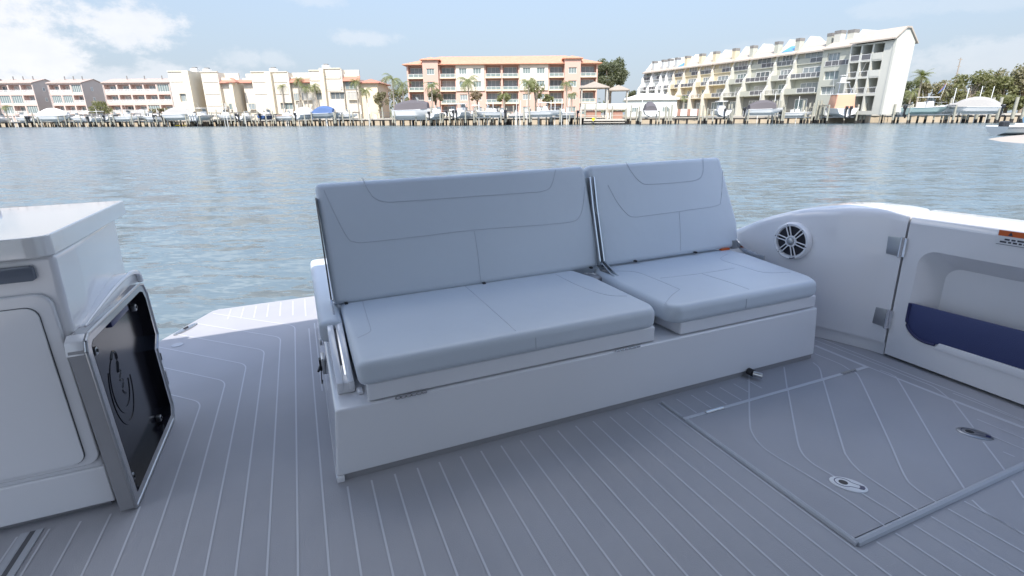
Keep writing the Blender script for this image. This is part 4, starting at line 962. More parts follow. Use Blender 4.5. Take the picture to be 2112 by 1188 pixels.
for a_, b_ in ((-w / 2 + .4, -w / 2 + 2.6), (w / 2 - 2.4, w / 2 - .3)): m = MB(); m.box(a_, b_, 1.0, 1.1, 1.201, 2.4); part('screen', m, 'wood_red', dk)
for k in range(6): m = MB(); m.box(-1.4 + k * .55, -1.2 + k * .55, .8, .95, 1.2, 2.5); part('baluster', m, 'white_paint', dk)
m = MB(); m.box(-w / 2, w / 2, -2.0, -1.9, 1.9, 2.0); part('hand_rail', m, 'wood_pale', dk)
sg = thing('warning_sign', 'small bright yellow diamond sign on the timber pier', 'sign', (X(1224, c.y - 2.2), c.y - 2.2, 1.15))
m = MB(); m.prism([(0, -.42), (.42, 0), (0, .42), (-.42, 0)], -.03, 0, 'y'); part('plate', m, 'yellow', sg)
m = MB(); m.box(-.05, .05, .001, .08, -.6, .35); part('post', m, 'wood', sg)

# walkway docks along the wall, on dark piles
def dock(u0, u1, off, z, label):
    a, b = wall_at(u0, off), wall_at(u1, off); L_ = (b - a).length
    t = thing('boardwalk', label, 'boardwalk', (a.x, a.y, 0), math.atan2(b.y - a.y, b.x - a.x))
    m = MB(); m.box(0, L_, -.9, .9, z - .14, z)
    part('planks', m, 'wood_pale', t)
    m = MB(); m.box(0, L_, -.95, -.85, z - .42, z - .141); m.box(0, L_, .7, .8, z - .42, z - .141); part('stringer', m, 'pile_wet', t)
    k = int(L_ / 2.3)
    def pl_(x, y):
        o = inst('pile', ('dp', z), lambda m: m.tube([(0, 0, -1.2), (0, 0, z - .145)], .16, 7), 'pile_wet', t, (x, y, 0)); q_ = rng.uniform(.8, 1.25); o.scale = (q_, q_, 1)
    for i in range(k + 1):
        x = L_ * i / k + rng.uniform(-.25, .25); pl_(x, -.72); pl_(x + .3, .6)
        if rng.random() < .45: pl_(x + rng.uniform(.5, .9), -1.15)
dock(-60, 155, 1.6, 1.55, 'weathered boardwalk below the pink terraces at far left'); dock(165, 362, 1.6, 1.5, 'weathered boardwalk in front of the widest pink terrace')
dock(368, 560, 1.7, 1.45, 'weathered boardwalk below the left half of the cream apartments'); dock(565, 765, 1.7, 1.5, 'weathered boardwalk below the right half of the cream apartments'); dock(768, 850, 2.4, 1.55, 'darker open boardwalk in front of the bare shrub and lawn')
dock(855, 1040, 1.7, 1.5, 'weathered boardwalk below the left half of the apricot building'); dock(1045, 1200, 1.7, 1.5, 'weathered boardwalk below the right half of the apricot building')
dock(1292, 1440, 2.0, 1.35, 'low boardwalk in front of the boathouse'); dock(1450, 1590, 2.0, 1.3, 'low boardwalk in front of the yellow townhouses'); dock(1600, 1700, 2.0, 1.35, 'low boardwalk in front of the grey green townhouses'); dock(1960, 2250, 2.6, 1.45, 'railed boardwalk at far right under the trees')

# ------------------------------------------------------------------ PILINGS, POLES
def pm(m): m.tube([(0, 0, -1.2), (0, 0, .55)], .17, 8, 1); m.tube([(0, 0, .551), (0, 0, 1)], .165, 8, 0)
PIL = {}
def piling(u, off, top, r=1.0, tall=False):
    p = wall_at(u, off)
    key = round(top * 4) / 4
    if key not in PIL:
        m = MB(); m.tube([(0, 0, -1.2), (0, 0, .7)], .17, 8, 1); m.tube([(0, 0, .701), (0, 0, key)], [.168, .155], 8, 0); PIL[key] = m.mesh('piling', ['pile', 'pile_wet'], 50)
    o = link('piling', PIL[key]); o.location = p; o.scale = (r, r, 1); o.rotation_euler = (R(rng.uniform(-1, 1)), R(rng.uniform(-1.2, 1.2)), rng.uniform(0, 3))
    tag(o, 'weathered round timber piling standing in the water before the far seawall', 'piling', 'timber pilings along the far bank')
POL = {}
def pole(u, off, top, base=.5):
    p = wall_at(u, off); key = round(top * 4) / 4
    if key not in POL: m = MB(); m.tube([(0, 0, -.5), (0, 0, key)], .065, 6); POL[key] = m.mesh('guide_pole', 'white_paint', 50)
    o = link('guide_pole', POL[key]); o.location = p; o.rotation_euler = (0, R(rng.uniform(-.8, .8)), 0)
    tag(o, 'slim white guide pole rising above the boat lifts of the far bank', 'pole', 'white guide poles of the boat lifts')
for u in (2, 22, 44, 70, 86, 100, 128, 152, 171, 190, 214, 232, 250, 268, 288, 306, 328, 345, 358, 372, 392, 404, 420, 436, 450, 470, 486, 502, 520, 537, 548, 563, 580, 596, 612, 640, 660, 676, 692, 708, 724, 745, 764, 790, 812, 831, 858, 874, 893, 912, 928, 944, 962, 980, 997, 1012, 1030, 1047, 1062, 1078, 1094, 1110, 1127, 1141, 1158, 1172, 1190):
    piling(u + rng.uniform(-3, 3), rng.choice((3.0, 5.5, 7.5)), rng.choice((2.25, 2.75, 3.25, 3.75, 4.25)), rng.uniform(.8, 1.15))
for u in (1206, 1228, 1262, 1290, 1300, 1312, 1317, 1372, 1378, 1383, 1440, 1448, 1456, 1500, 1506, 1583, 1590, 1596, 1604, 1612, 1652, 1658, 1664, 1672, 1680, 1686, 1692, 1772, 1780, 1842, 1890, 1906, 1950):
    piling(u, rng.choice((4.5, 6)), rng.choice((3.25, 3.75, 4.0, 4.5)), rng.uniform(1.0, 1.35))
for u in (1985, 2010, 2036, 2052, 2084, 2104): piling(u, 5, 4.5, 1.7)
for u, h in ((30, 4), (62, 3.75), (118, 4), (162, 3.75), (205, 4), (262, 3.75), (318, 4), (470, 4), (520, 4), (632, 4.5), (672, 4.5), (700, 4), (762, 4.5), (832, 5), (868, 4), (900, 3.75), (988, 4.25), (1006, 4.25), (1018, 4.25), (1066, 4.5), (1074, 4.5), (1087, 4.5), (1110, 4.75), (1136, 4.5), (1144, 4.5), (1158, 4.75), (1172, 5.0), (1322, 4.5), (1560, 5.5), (1592, 5.5), (1640, 4.5), (1792, 6), (1812, 6), (1822, 6), (1955, 5.5), (1980, 5.5), (2006, 5.75), (2030, 5.75)):
    pole(u, rng.choice((4.0, 6.0)), h + .75)
for i in range(46):
    u = rng.uniform(5, 1200); pole(u, rng.choice((3.0, 5.0, 7.0)), rng.choice((3.25, 3.75, 4.25, 4.75)))

# ------------------------------------------------------------------ BOATS
def hull_rings(Lh, B, D, n=9, flare=.75):
    out_ = []
    for i in range(n):
        t = i / (n - 1); x = Lh * t; s_ = 1 if t < .5 else max(.02, 1 - ((t - .5) / .5) ** 2.2); sh = D * (1 + .22 * t * t); kz = 0 if t < .6 else D * .75 * ((t - .6) / .4) ** 2
        b = B / 2 * s_; c = b * flare; cz = kz + (sh - kz) * .38
        out_.append([(x, -b, sh), (x, -c, cz), (x, 0, kz), (x, c, cz), (x, b, sh)])
    return out_
def boat(u, off, z, Lh, head, label, hull='hull_white', top=None, cover=None, motors=1, motor='motor_black', console=True, trim=None, scale_h=1.0, cat='motorboat'):
    p = wall_at(u, off); t = thing('motorboat', label, cat, (p.x, p.y, z), R(head) + wall_dir(u), 'boats on lifts along the far bank'); B = Lh * .34; D = Lh * .145 * scale_h; hx = -Lh / 2
    def sh(pts): return [(x + hx, y, zz) for x, y, zz in pts]
    rg = [sh(r) for r in hull_rings(Lh, B, D)]
    m = MB(); m.loft(rg, 0, False, False); m.add(rg[0], [(0, 1, 2, 3, 4)]); part('hull', m, hull, t, 40)
    m = MB(); dk_ = [(r[0][0], r[0][1] * .97, r[0][2] - .02) for r in rg] + [(r[4][0], r[4][1] * .97, r[4][2] - .02) for r in reversed(rg)]; m.add(dk_, [tuple(range(len(dk_)))]); part('deck', m, 'hull_white', t)
    m = MB()
    for sgn in (0, 4): m.tube([r[sgn] for r in rg], .05, 6)
    part('rub_rail', m, trim or 'hull_white', t, 50)
    if console and not cover == 'full':
        m = MB(); m.prism([(hx + Lh * .42, D), (hx + Lh * .60, D), (hx + Lh * .56, D * 1.9), (hx + Lh * .44, D * 1.9)], -B * .2, B * .2, 'y', 0, .05, 2); part('console', m, 'hull_white', t, 35)
        m = MB(); m.prism([(hx + Lh * .575, D * 1.85), (hx + Lh * .585, D * 1.85), (hx + Lh * .53, D * 2.5), (hx + Lh * .52, D * 2.5)], -B * .2, B * .2, 'y'); part('windshield', m, 'glass', t)
        m = MB(); m.rbox(hx + Lh * .27, hx + Lh * .36, -B * .2, B * .2, D * .95, D * 1.75, .05, 2); part('seat', m, 'canvas_white', t, 35)
    if top:
        zt_ = D * 1.0 + 1.75
        m = MB(); m.rbox(hx + Lh * .30, hx + Lh * .62, -B * .38, B * .38, zt_, zt_ + .12, .04, 2); tt = part('t_top', m, top, t, 35)
        for a in (.36, .56):
            for s_ in (-1, 1): m = MB(); m.tube([(hx + Lh * a, s_ * B * .24, D), (hx + Lh * a + .05, s_ * B * .28, zt_)], .035, 6); part('post', m, 'brushed', tt, 50)
        m = MB(); m.tube([(hx + Lh * .4, B * .2, zt_ + .1), (hx + Lh * .36, B * .22, zt_ + 1.3)], .015, 5); part('antenna', m, 'white_paint', tt)
    if cover:
        cm_ = cover if cover != 'full' else 'canvas_white'
        k0, k1 = (.02, .98) if cover in ('full', 'canvas_grey') else (.05, .78)
        rr_ = []
        for i in range(9):
            tq = k0 + (k1 - k0) * i / 8; j = min(8, int(tq * 8)); hb = rg[j][4][1] * .98; zz = rg[j][4][2]; hh = (D * .5 + 1.25 * math.sin(math.pi * min(1, max(0, tq * 1.15))) ** .7) * (1 if cover != 'full' else 1.1)
            rr_.append([(hx + Lh * tq, -hb, zz + .01), (hx + Lh * tq, -hb * .72, zz + hh * .72), (hx + Lh * tq, -hb * .2, zz + hh), (hx + Lh * tq, hb * .2, zz + hh), (hx + Lh * tq, hb * .72, zz + hh * .72), (hx + Lh * tq, hb, zz + .01)])
        m = MB(); m.loft(rr_, 0, False, True); part('cover', m, cm_, t, 30)
    if not cover:
        for k in range(2): m = MB(); m.tube([(hx + Lh * .4, (k - .5) * B * .5, D * 1.2), (hx + Lh * (.25 - .1 * k), (k - .5) * B * .62, D + 2.6 + .7 * k)], [.022, .010], 5); part('fishing_rod', m, 'rail_dark', t)
        m = MB()
        m.tube(sh([(Lh * .62, -B * .42, D * 1.12), (Lh * .64, -B * .40, D * 1.7), (Lh * .92, -B * .12, D * 1.75), (Lh * .95, 0, D * 1.75), (Lh * .92, B * .12, D * 1.75), (Lh * .64, B * .40, D * 1.7), (Lh * .62, B * .42, D * 1.12)]), .022, 5); part('bow_rail', m, 'steel', t)
    for k in range(motors):
        y = (k - (motors - 1) / 2) * .75
        m = MB(); m.rbox(hx - .75, hx - .10, y - .22, y + .22, D * .85, D * .85 + .62, .10, 3); o = part('outboard', m, motor, t, 40)
        m = MB(); m.prism([(hx - .55, D * .85), (hx - .2, D * .85), (hx - .25, -.35), (hx - .5, -.35)], y - .09, y + .09, 'y'); m.box(hx - .75, hx - .2, y - .12, y + .12, -.12, -.06); part('lower_unit', m, motor, o)
    return t
def lift(u, off, z, label_where, w=3.6, l=5.0, h=3.4):
    p = wall_at(u, off); t = thing('boat_lift', label_where, 'boat lift', (p.x, p.y, 0), wall_dir(u), 'boat lifts along the far bank')
    for a in (-1, 1):
        for b in (-1, 1): m = MB(); m.tube([(a * w / 2, b * l / 2, -1.2), (a * w / 2, b * l / 2, .6)], .16, 7, 1); m.tube([(a * w / 2, b * l / 2, .601), (a * w / 2, b * l / 2, h)], .15, 7, 0); part('post', m, ['pile', 'pile_wet'], t, 50)
        m = MB(); m.box(a * w / 2 - .1, a * w / 2 + .1, -l / 2, l / 2, h - .25, h); part('top_beam', m, 'brushed', t)
        m = MB(); m.box(-w / 2, w / 2, a * l * .3 - .08, a * l * .3 + .08, z - .15, z); part('cradle_beam', m, 'brushed', t)
        for q_ in (-.3, .3): m = MB(); m.tube([(a * w / 2, q_ * l, z), (a * w / 2, q_ * l, h - .2)], .02, 5); part('cable', m, 'brushed', t)
BO = [ # u, off, z, length, heading, label, kwargs
 (8, 6, 1.6, 6.5, 95, 'white centre console boat at the far left frame edge', dict(top='canvas_grey')),
 (52, 5, 1.5, 7.5, 172, 'white boat with dark grey seats below the first pink balconies', dict(motors=2)),
 (118, 6, 1.7, 9.5, 8, 'large boat shrouded in a peaked white cover below the taupe gable', dict(cover='full', motors=0)),
 (165, 6, 1.5, 6.5, 175, 'low white runabout between the shrouded boat and the green shrub', dict(motor='motor_black')),
 (212, 5, 1.5, 6.0, 80, 'white boat seen end on in front of the green shrub', dict(top='canvas_white')),
 (268, 6, 1.6, 7.5, 5, 'white boat with grey console canopy below the widest terrace', dict(top='canvas_grey', motors=2)),
 (318, 6, 1.5, 7.0, 178, 'white open boat with two dark outboards below the widest terrace', dict(motors=2)),
 (376, 6, 1.8, 8.5, 12, 'boat under a pale grey canvas canopy at the left end of the cream building', dict(cover='canvas_grey', motors=1)),
 (424, 6, 1.7, 7.5, 95, 'white boat with white outboards seen from astern by the cream tower', dict(motors=3, motor='motor_white', top='canvas_white')),
 (556, 6, 1.7, 6.5, 97, 'white and blue centre console seen from astern by the cream building', dict(hull='hull_navy', top='canvas_white')),
 (597, 6, 1.6, 6.0, 4, 'white low boat with pale coral deck stripe beside the thin palm', dict(trim='canvas_coral')),
 (634, 6, 1.7, 7.0, 85, 'white boat with dark outboard under the tall palms', dict(motors=1, cover='canvas_white')),
 (676, 6, 1.9, 7.0, 4, 'grey hulled boat with royal blue canvas hood and blue outboard', dict(hull='hull_grey', cover='canvas_blue', motor='canvas_blue')),
 (860, 6, 1.5, 10.5, 8, 'white cabin cruiser with charcoal canvas enclosure', dict(cover='canvas_dark', motors=0, scale_h=1.25, cat='cabin cruiser')),
 (905, 6, 1.6, 7.0, 80, 'white boat with one black outboard right of the cabin cruiser', dict(console=True)),
 (955, 6, 1.7, 8.0, 86, 'white boat with raised bow before the big palm', dict(top='canvas_white', motors=2)),
 (1010, 6, 1.8, 7.0, 170, 'white boat with black seats and outboard mid way along the apricot building', dict(motors=1)),
 (1124, 6, 1.8, 7.5, 5, 'white centre console boat in front of the leafy tree', dict(top='canvas_white', motors=1, motor='motor_white')),
 (1337, 7, 1.6, 8.0, 92, 'boat wrapped in charcoal canvas seen from astern by the boathouse', dict(cover='canvas_dark', motors=0)),
 (1482, 7, 1.5, 8.0, 92, 'white boat with a black outboard seen from astern by the yellow townhouses', dict(top='canvas_white', motors=1)),
 (1573, 7, 1.8, 7.0, 10, 'white boat with black canvas in front of the grey green townhouses', dict(cover='canvas_dark', motors=1)),
 (1905, 7, 1.6, 8.5, 20, 'pale teal centre console with white hardtop and black outboard', dict(hull='hull_teal', top='canvas_white', motors=1)),
 (1998, 7, 1.7, 7.5, 168, 'white boat with grey covers and tall black outboard at the right', dict(cover='canvas_grey', motors=1)),
 (1948, 5, 1.7, 6.0, 8, 'small white boat half hidden behind the teal one', dict(motors=0)),
 (86, 3, 1.6, 6.0, 92, 'white boat seen from astern left of the shrouded boat', dict(motors=2)),
 (142, 3, 1.9, 6.0, 176, 'white boat with bare deck right of the shrouded boat', dict(motors=1, motor='motor_white')),
 (191, 3, 1.6, 5.5, 12, 'small white boat with white canopy under the second taupe gable', dict(top='canvas_white')),
 (240, 3, 1.8, 6.0, 95, 'white boat from astern between green shrub and widest terrace', dict(motors=1)),
 (296, 3, 1.9, 6.5, 172, 'white boat with grey cover below the widest terrace balconies', dict(cover='canvas_grey', motors=1)),
 (346, 3, 1.7, 6.0, 88, 'white boat with twin outboards touching the cream building edge', dict(motors=2)),
 (468, 3, 1.8, 6.5, 174, 'white boat with silver canopy right of the first cream tower', dict(top='canvas_grey', motors=1)),
 (512, 3, 1.6, 6.0, 94, 'white boat from astern at the foot of the gabled cream tower', dict(motors=1)),
 (716, 3, 1.8, 6.0, 6, 'small white boat on a lift at the right end of the cream building', dict(motors=1)),
 (935, 3, 1.9, 6.5, 94, 'white boat from astern left of the large full palm', dict(top='canvas_grey', motors=2)),
 (985, 3, 1.7, 6.0, 10, 'white boat with pale canopy right of the large full palm', dict(top='canvas_white')),
 (1036, 3, 1.8, 5.5, 92, 'small white boat from astern left of the jet skis', dict(motors=1)),
 (1160, 3, 1.7, 6.0, 174, 'white boat right of the leafy tree near the pavilions', dict(motors=1)),
 (1640, 5, 1.3, 5.5, 8, 'small low white boat among pilings left of the big fishing boat', dict(motors=1)),
 (1845, 5, 1.3, 5.5, 95, 'small white boat below the end block\'s blank wall', dict(motors=1)),
]
for u, off, z, Lh, hd, lab, kw in BO:
    boat(u, off + .8, z, Lh, hd, lab, **kw)
    lift(u, off + .8, z, ' '.join(('lift under the ' + lab).split()[:15]), Lh * (.34 if abs(hd - 90) < 15 else .75) + 1.0, Lh * (.75 if abs(hd - 90) < 15 else .34) + 1.0, rng.choice((2.75, 3.0, 3.25, 3.5)))
# the big sportfisher in front of the end block
p = wall_at(1722, 7); sf = boat(1722, 7.5, 1.3, 10.5, 94, 'big white fishing boat with coral canvas, lookout tower and twin outboards', motors=2, console=False)
m = MB(); m.prism([(-1.75, 1.55), (1.75, 1.55), (1.5, 4.0), (-1.5, 4.0)], -3.4, .5, 'x', 0, .08, 2); part('enclosure', m, 'canvas_coral', sf, 35)
m = MB(); m.rbox(-3.2, 1.5, -1.7, 1.7, 4.02, 4.15, .05, 2); tt = part('hardtop', m, 'hull_white', sf, 35)
for a in (-2.4, .6):
    for b_ in (-1, 1): m = MB(); m.tube([(a, b_ * 1.2, 4.1), (a * .5, b_ * .75, 6.2)], .045, 6); part('tower_leg', m, 'steel', tt, 50)
m = MB(); m.rbox(-1.4, .6, -.9, .9, 6.2, 6.3, .03, 2); m.rbox(-.5, .3, -.4, .4, 6.31, 7.2, .1, 2); part('tower_seat', m, 'hull_white', tt, 35)
m = MB(); m.rbox(-.6, .5, -.55, .55, 7.5, 7.58, .03, 2); m.tube([(-.2, .4, 6.3), (-.2, .4, 7.5)], .03, 5); m.tube([(-.2, -.4, 6.3), (-.2, -.4, 7.5)], .03, 5); part('sun_shade', m, 'canvas_white', tt, 35)
for b_ in (-1, 1): m = MB(); m.tube([(-.4, b_ * 1.5, 4.1), (-2.5, b_ * 2.6, 9.5)], [.04, .015], 5); part('outrigger', m, 'white_paint', tt, 50)
lift(1722, 7.5, 1.3, 'four post lift holding the big fishing boat with the coral canvas', 4.9, 7.5, 3.5)
# jet skis under grey covers
for i, u in enumerate((1062, 1079)):
    p = wall_at(u, 4); t = thing('jet_ski', ('left' if i == 0 else 'right') + ' of two jet skis under grey covers on the dock', 'jet ski', (p.x, p.y, 1.55), R(10))
    rg = [[(x - 1.5, -b_, z0), (x - 1.5, -b_ * .6, z0 + h_), (x - 1.5, b_ * .6, z0 + h_), (x - 1.5, b_, z0)] for x, b_, z0, h_ in ((0, .45, .4, .3), (.8, .55, .4, .55), (1.6, .55, .4, .75), (2.0, .5, .42, .95), (2.5, .35, .5, .5), (3.0, .05, .6, .1))]
    m = MB(); m.loft(rg, 0, False, True); part('cover', m, 'canvas_grey', t, 40)
    m = MB(); m.loft([[(q[0], q[1] * .9, q[2]) for q in (r[0], r[3])] + [(r[0][0], 0, .05)] for r in rg]); part('hull', m, 'hull_grey', t, 40)
# open skiff with a person near the right edge, moving past the sand bar
def onw(u, v): return onwater(u, v)
ps = onw(2052, 279); YS = ps.y; sk = thing('skiff', 'long grey skiff with dark outboard passing the sand bar at right', 'skiff', (ps.x, ps.y, 0), R(4)); Lh = 7.0
rg = [[(x, y, z) for x, y, z in r] for r in hull_rings(Lh, 2.2, .82)]
rg = [[(x, y, z - .06) for x, y, z in r] for r in rg]
m = MB(); m.loft(rg, 0, False, False); m.add(rg[0], [(0, 1, 2, 3, 4)]); part('hull', m, 'hull_grey', sk, 40)
m = MB(); [m.tube([r[q] for r in rg], .05, 6) for q in (0, 4)]; part('rub_rail', m, 'hull_white', sk, 50)
dk_ = [(r[0][0], r[0][1] * .96, r[0][2] - .12) for r in rg] + [(r[4][0], r[4][1] * .96, r[4][2] - .12) for r in reversed(rg)]; m = MB(); m.add(dk_, [tuple(range(len(dk_)))]); part('deck', m, 'hull_white', sk)
m = MB(); m.rbox(.25, .95, -.25, .25, .62, 1.22, .13, 4); o = part('outboard', m, 'motor_black', sk, 50)
m = MB(); m.rbox(2.1, 2.9, -.5, .5, .68, 1.0, .05, 2); part('seat', m, 'canvas_white', sk, 35)
def person(name_parent_loc, rz, label):
    me = bpy.data.meshes.new('person')
    V = [(0, 0, .02), (0, 0, .25), (.02, 0, .45), (.03, 0, .56), (.05, 0, .62), (.06, 0, .76), (.0, .20, .50), (.10, .27, .24), (.32, .22, .16), (.42, .18, .17), (.0, -.20, .50), (.10, -.27, .24), (.32, -.22, .16), (.42, -.18, .17), (.12, .10, .02), (.48, .13, .04), (.52, .13, -.38), (.64, .13, -.42), (.12, -.10, .02), (.48, -.13, .04), (.52, -.13, -.38), (.64, -.13, -.42), (.14, 0, .73)]
    E_ = [(0, 1), (1, 2), (2, 3), (3, 4), (4, 5), (2, 6), (6, 7), (7, 8), (8, 9), (2, 10), (10, 11), (11, 12), (12, 13), (0, 14), (14, 15), (15, 16), (16, 17), (0, 18), (18, 19), (19, 20), (20, 21), (5, 22)]
    rad = [.15, .14, .15, .08, .06, .10, .065, .05, .04, .035, .065, .05, .04, .035, .09, .075, .05, .035, .09, .075, .05, .035, .045]
    me.from_pydata(V, E_, []); o = link('person', me); o.modifiers.new('skin', 'SKIN'); sv = me.skin_vertices[0]
    for i, r_ in enumerate(rad): sv.data[i].radius = (r_, r_); sv.data[i].use_root = i == 0
    s_ = o.modifiers.new('sub', 'SUBSURF'); s_.levels = 2; s_.render_levels = 2
    me.materials.append(M['shirt']); o.location = name_parent_loc; o.rotation_euler = (0, 0, rz)
    tag(o, label, 'person'); SHIFT[o.name] = (0, 0, 0)
    m = MB(); m.ball((.075, 0, .77), (.105, .085, .125), 12); part('face', m, 'skin', o, 60)
    m = MB(); m.ball((.055, 0, .83), (.115, .10, .085), 12); m.rbox(.12, .24, -.07, .07, .825, .842, .008, 2); part('cap', m, 'cap', o, 60)
    return o
q = sk.matrix_world @ Vector((2.5, 0, 1.0)); person(q, R(4), 'person in a pale cap and blue shirt seated in the skiff')
mb = MB(); A_ = [onw(u, v) for u, v in ((2028, 287), (2060, 283), (2112, 278.5), (2300, 268), (2420, 300), (2112, 297), (2060, 293))]
cx_ = sum((p for p in A_), Vector()) / len(A_)
mb.add([(p.x, p.y, -.05) for p in A_] + [(*(cx_ + (p - cx_) * .8).xy, .10) for p in A_] + [(cx_.x, cx_.y, .14)], [(i, (i + 1) % 7, 7 + (i + 1) % 7, 7 + i) for i in range(7)] + [(7 + i, 7 + (i + 1) % 7, 14) for i in range(7)])
solo('sandbar', mb, 'sand', 60, kind='structure')
# dock pedestals and a low fence
for u in (28, 108, 180, 262, 330, 412, 488, 560, 640, 704, 776, 852, 930, 1004, 1088, 1150, 1300, 1390, 1468, 1532, 1654, 1700, 1812, 1972):
    p = wall_at(u, 1.0); t = thing('dock_pedestal', 'small white power pedestal with dark cap on the far bank boardwalk', 'pedestal', (p.x, p.y, 1.5), 0, 'white power pedestals along the far bank')
    inst('cabinet', 'pedc', lambda m: m.rbox(-.22, .22, -.2, .2, 0, 1.15, .03, 2), 'white_paint', t, (0, 0, 0)); inst('cap', 'pedk', lambda m: m.rbox(-.26, .26, -.24, .24, 1.151, 1.3, .03, 2), 'rail_dark', t, (0, 0, 0))
a, b_ = wall_at(1388, -2.0), wall_at(1442, -2.0); L_ = (b_ - a).length; fc = thing('garden_fence', 'low white and brick red panel fence before the yellow townhouses', 'fence', (a.x, a.y, GZ), math.atan2(b_.y - a.y, b_.x - a.x))
for k in range(8):
    m = MB(); m.box(L_ * k / 8 + .02, L_ * (k + 1) / 8 - .02, -.05, .05, 0, 1.5); part('panel', m, 'wood_red' if k % 3 == 1 else 'white_paint', fc)
for u0, u1, lab in ((768, 856, 'chain link fence before the lawn left of the apricot building'), (860, 1180, 'long low cream garden wall at the foot of the apricot building')):
    a, b_ = wall_at(u0, -2.5), wall_at(u1, -2.5); L_ = (b_ - a).length; fc = thing('garden_wall' if u0 > 800 else 'chain_fence', lab, 'wall' if u0 > 800 else 'fence', (a.x, a.y, GZ), math.atan2(b_.y - a.y, b_.x - a.x))
    if u0 > 800:
        m = MB(); m.box(0, L_, -.12, .12, 0, .9); part('wall', m, 'cream', fc)
        for k in range(9): m = MB(); m.box(L_ * k / 8 - .25, L_ * k / 8 + .25, -.2, .2, 0, 1.25); part('pier', m, 'apricot', fc)
    else:
        for k in range(8): m = MB(); m.tube([(L_ * k / 7, 0, 0), (L_ * k / 7, 0, 1.5)], .04, 6); part('post', m, 'brushed', fc)
        for z_ in (.1, .8, 1.48): m = MB(); m.tube([(0, 0, z_), (L_, 0, z_)], .025, 5); part('rail', m, 'brushed', fc)
# kayak, flag, utility pole, bollards
p = wall_at(372, 4.2); ky = MB(); ky.loft([[(x, -b_, .16), (x, -b_ * .6, 0), (x, b_ * .6, 0), (x, b_, .16), (x, 0, .24)] for x, b_ in ((-1.6, .03), (-.8, .3), (0, .36), (.8, .3), (1.6, .03))]); kk = solo('kayak', ky, 'yellow', 40, loc=(p.x, p.y, .15), label='bright yellow kayak floating under the boardwalk below the cream tower', cat='kayak')
p = wall_at(1926, 6.5); fl = thing('flag', 'blue and red flag on a leaning pole above the teal boat', 'flag', (p.x, p.y, 4.2))
m = MB(); m.tube([(0, 0, 0), (.6, 0, 2.9)], .025, 6); part('pole', m, 'white_paint', fl)
m = MB(); m.loft([[(.55 - .12 * k, .05 * math.sin(k * 1.3), 2.8 - .17 * k), (.35 - .17 * k, .05 * math.sin(k * 1.3 + .4), 1.9 - .15 * k)] for k in range(7)], 0, False, False); part('cloth', m, 'canvas_blue', fl, 60)
m = MB(); m.loft([[(.57 - .12 * k, .07 + .05 * math.sin(k * 1.3), 2.84 - .17 * k), (.52 - .14 * k, .07 + .05 * math.sin(k * 1.3 + .1), 2.55 - .16 * k)] for k in range(7)], 0, False, False); part('stripe', m, 'red', fl, 60)
p = at(1972, 160, 230); up_ = thing('utility_pole', 'tall thin utility pole rising behind the trees at right', 'utility pole', (p.x, p.y, GZ)); h_ = Zp(1978, 119, 230) - GZ
m = MB(); m.tube([(0, 0, 0), (0, 0, h_)], [.28, .18], 7); part('mast', m, 'wood', up_)
for k in range(3): m = MB(); m.box(-.9 + .2 * k, .9 - .2 * k, -.08, .08, h_ - .8 - 2.6 * k, h_ - .6 - 2.6 * k); part('cross_arm', m, 'wood', up_)

# ------------------------------------------------------------------ VEGETATION
def palm_mesh(h, nf, fl_, seed, sabal=False):
    r = random.Random(seed); tk = MB(); cv = MB(); lean = r.uniform(-.06, .06) * h
    P = [(lean * (k / 6) ** 2, 0, h * k / 6) for k in range(7)]; tk.tube(P, [.22 - .07 * k / 6 for k in range(7)], 8)
    top = Vector(P[-1])
    for i in range(nf):
        az_ = 2 * math.pi * i / nf + r.uniform(-.25, .25); e0 = r.uniform(-.3, 1.25) if not sabal else r.uniform(-.6, 1.4); ln = fl_ * r.uniform(.8, 1.1); p = top.copy(); e = e0; pts = []
        for k in range(8):
            pts.append(p.copy()); p = p + Vector((math.cos(az_) * math.cos(e), math.sin(az_) * math.cos(e), math.sin(e))) * ln / 7; e -= (.30 if not sabal else .16) * r.uniform(.8, 1.2)
        side = Vector((-math.sin(az_), math.cos(az_), 0))
        for k in range(1, 8):
            a, b_ = pts[k - 1], pts[k]; d = (b_ - a); wv_ = ln * (.24 if not sabal else .34) * math.sin(math.pi * (k + .8) / 9.5)
            for s_ in (-1, 1):
                for q in range(3):
                    a2 = a + d * (q / 3); b2 = a + d * ((q + .62) / 3); tip = a2 + d * 1.0 + side * s_ * wv_ * r.uniform(.8, 1.1) + Vector((0, 0, -wv_ * (.55 if not sabal else .25)))
                    cv.add([a2, b2, tip], [(0, 1, 2)])
    return tk.mesh('trunk', 'palm_bark', 50), cv.mesh('crown', 'leaf_palm', None, recalc=False)
PM = [palm_mesh(1, 1, 1, 0)] and {}
def palm(u, vtop, off, label, nf=22, fl_=2.4, sabal=False, vbase=None):
    p = wall_at(u, off); zt_ = Zp(u, vtop, p.y) - GZ; h = max(1.2, zt_ - fl_ * .45)
    t = thing('palm_tree', label, 'palm', (p.x, p.y, GZ), rng.uniform(0, 6)); a, b_ = palm_mesh(h, nf, fl_, int(u), sabal); link('trunk', a, t); link('crown', b_, t)
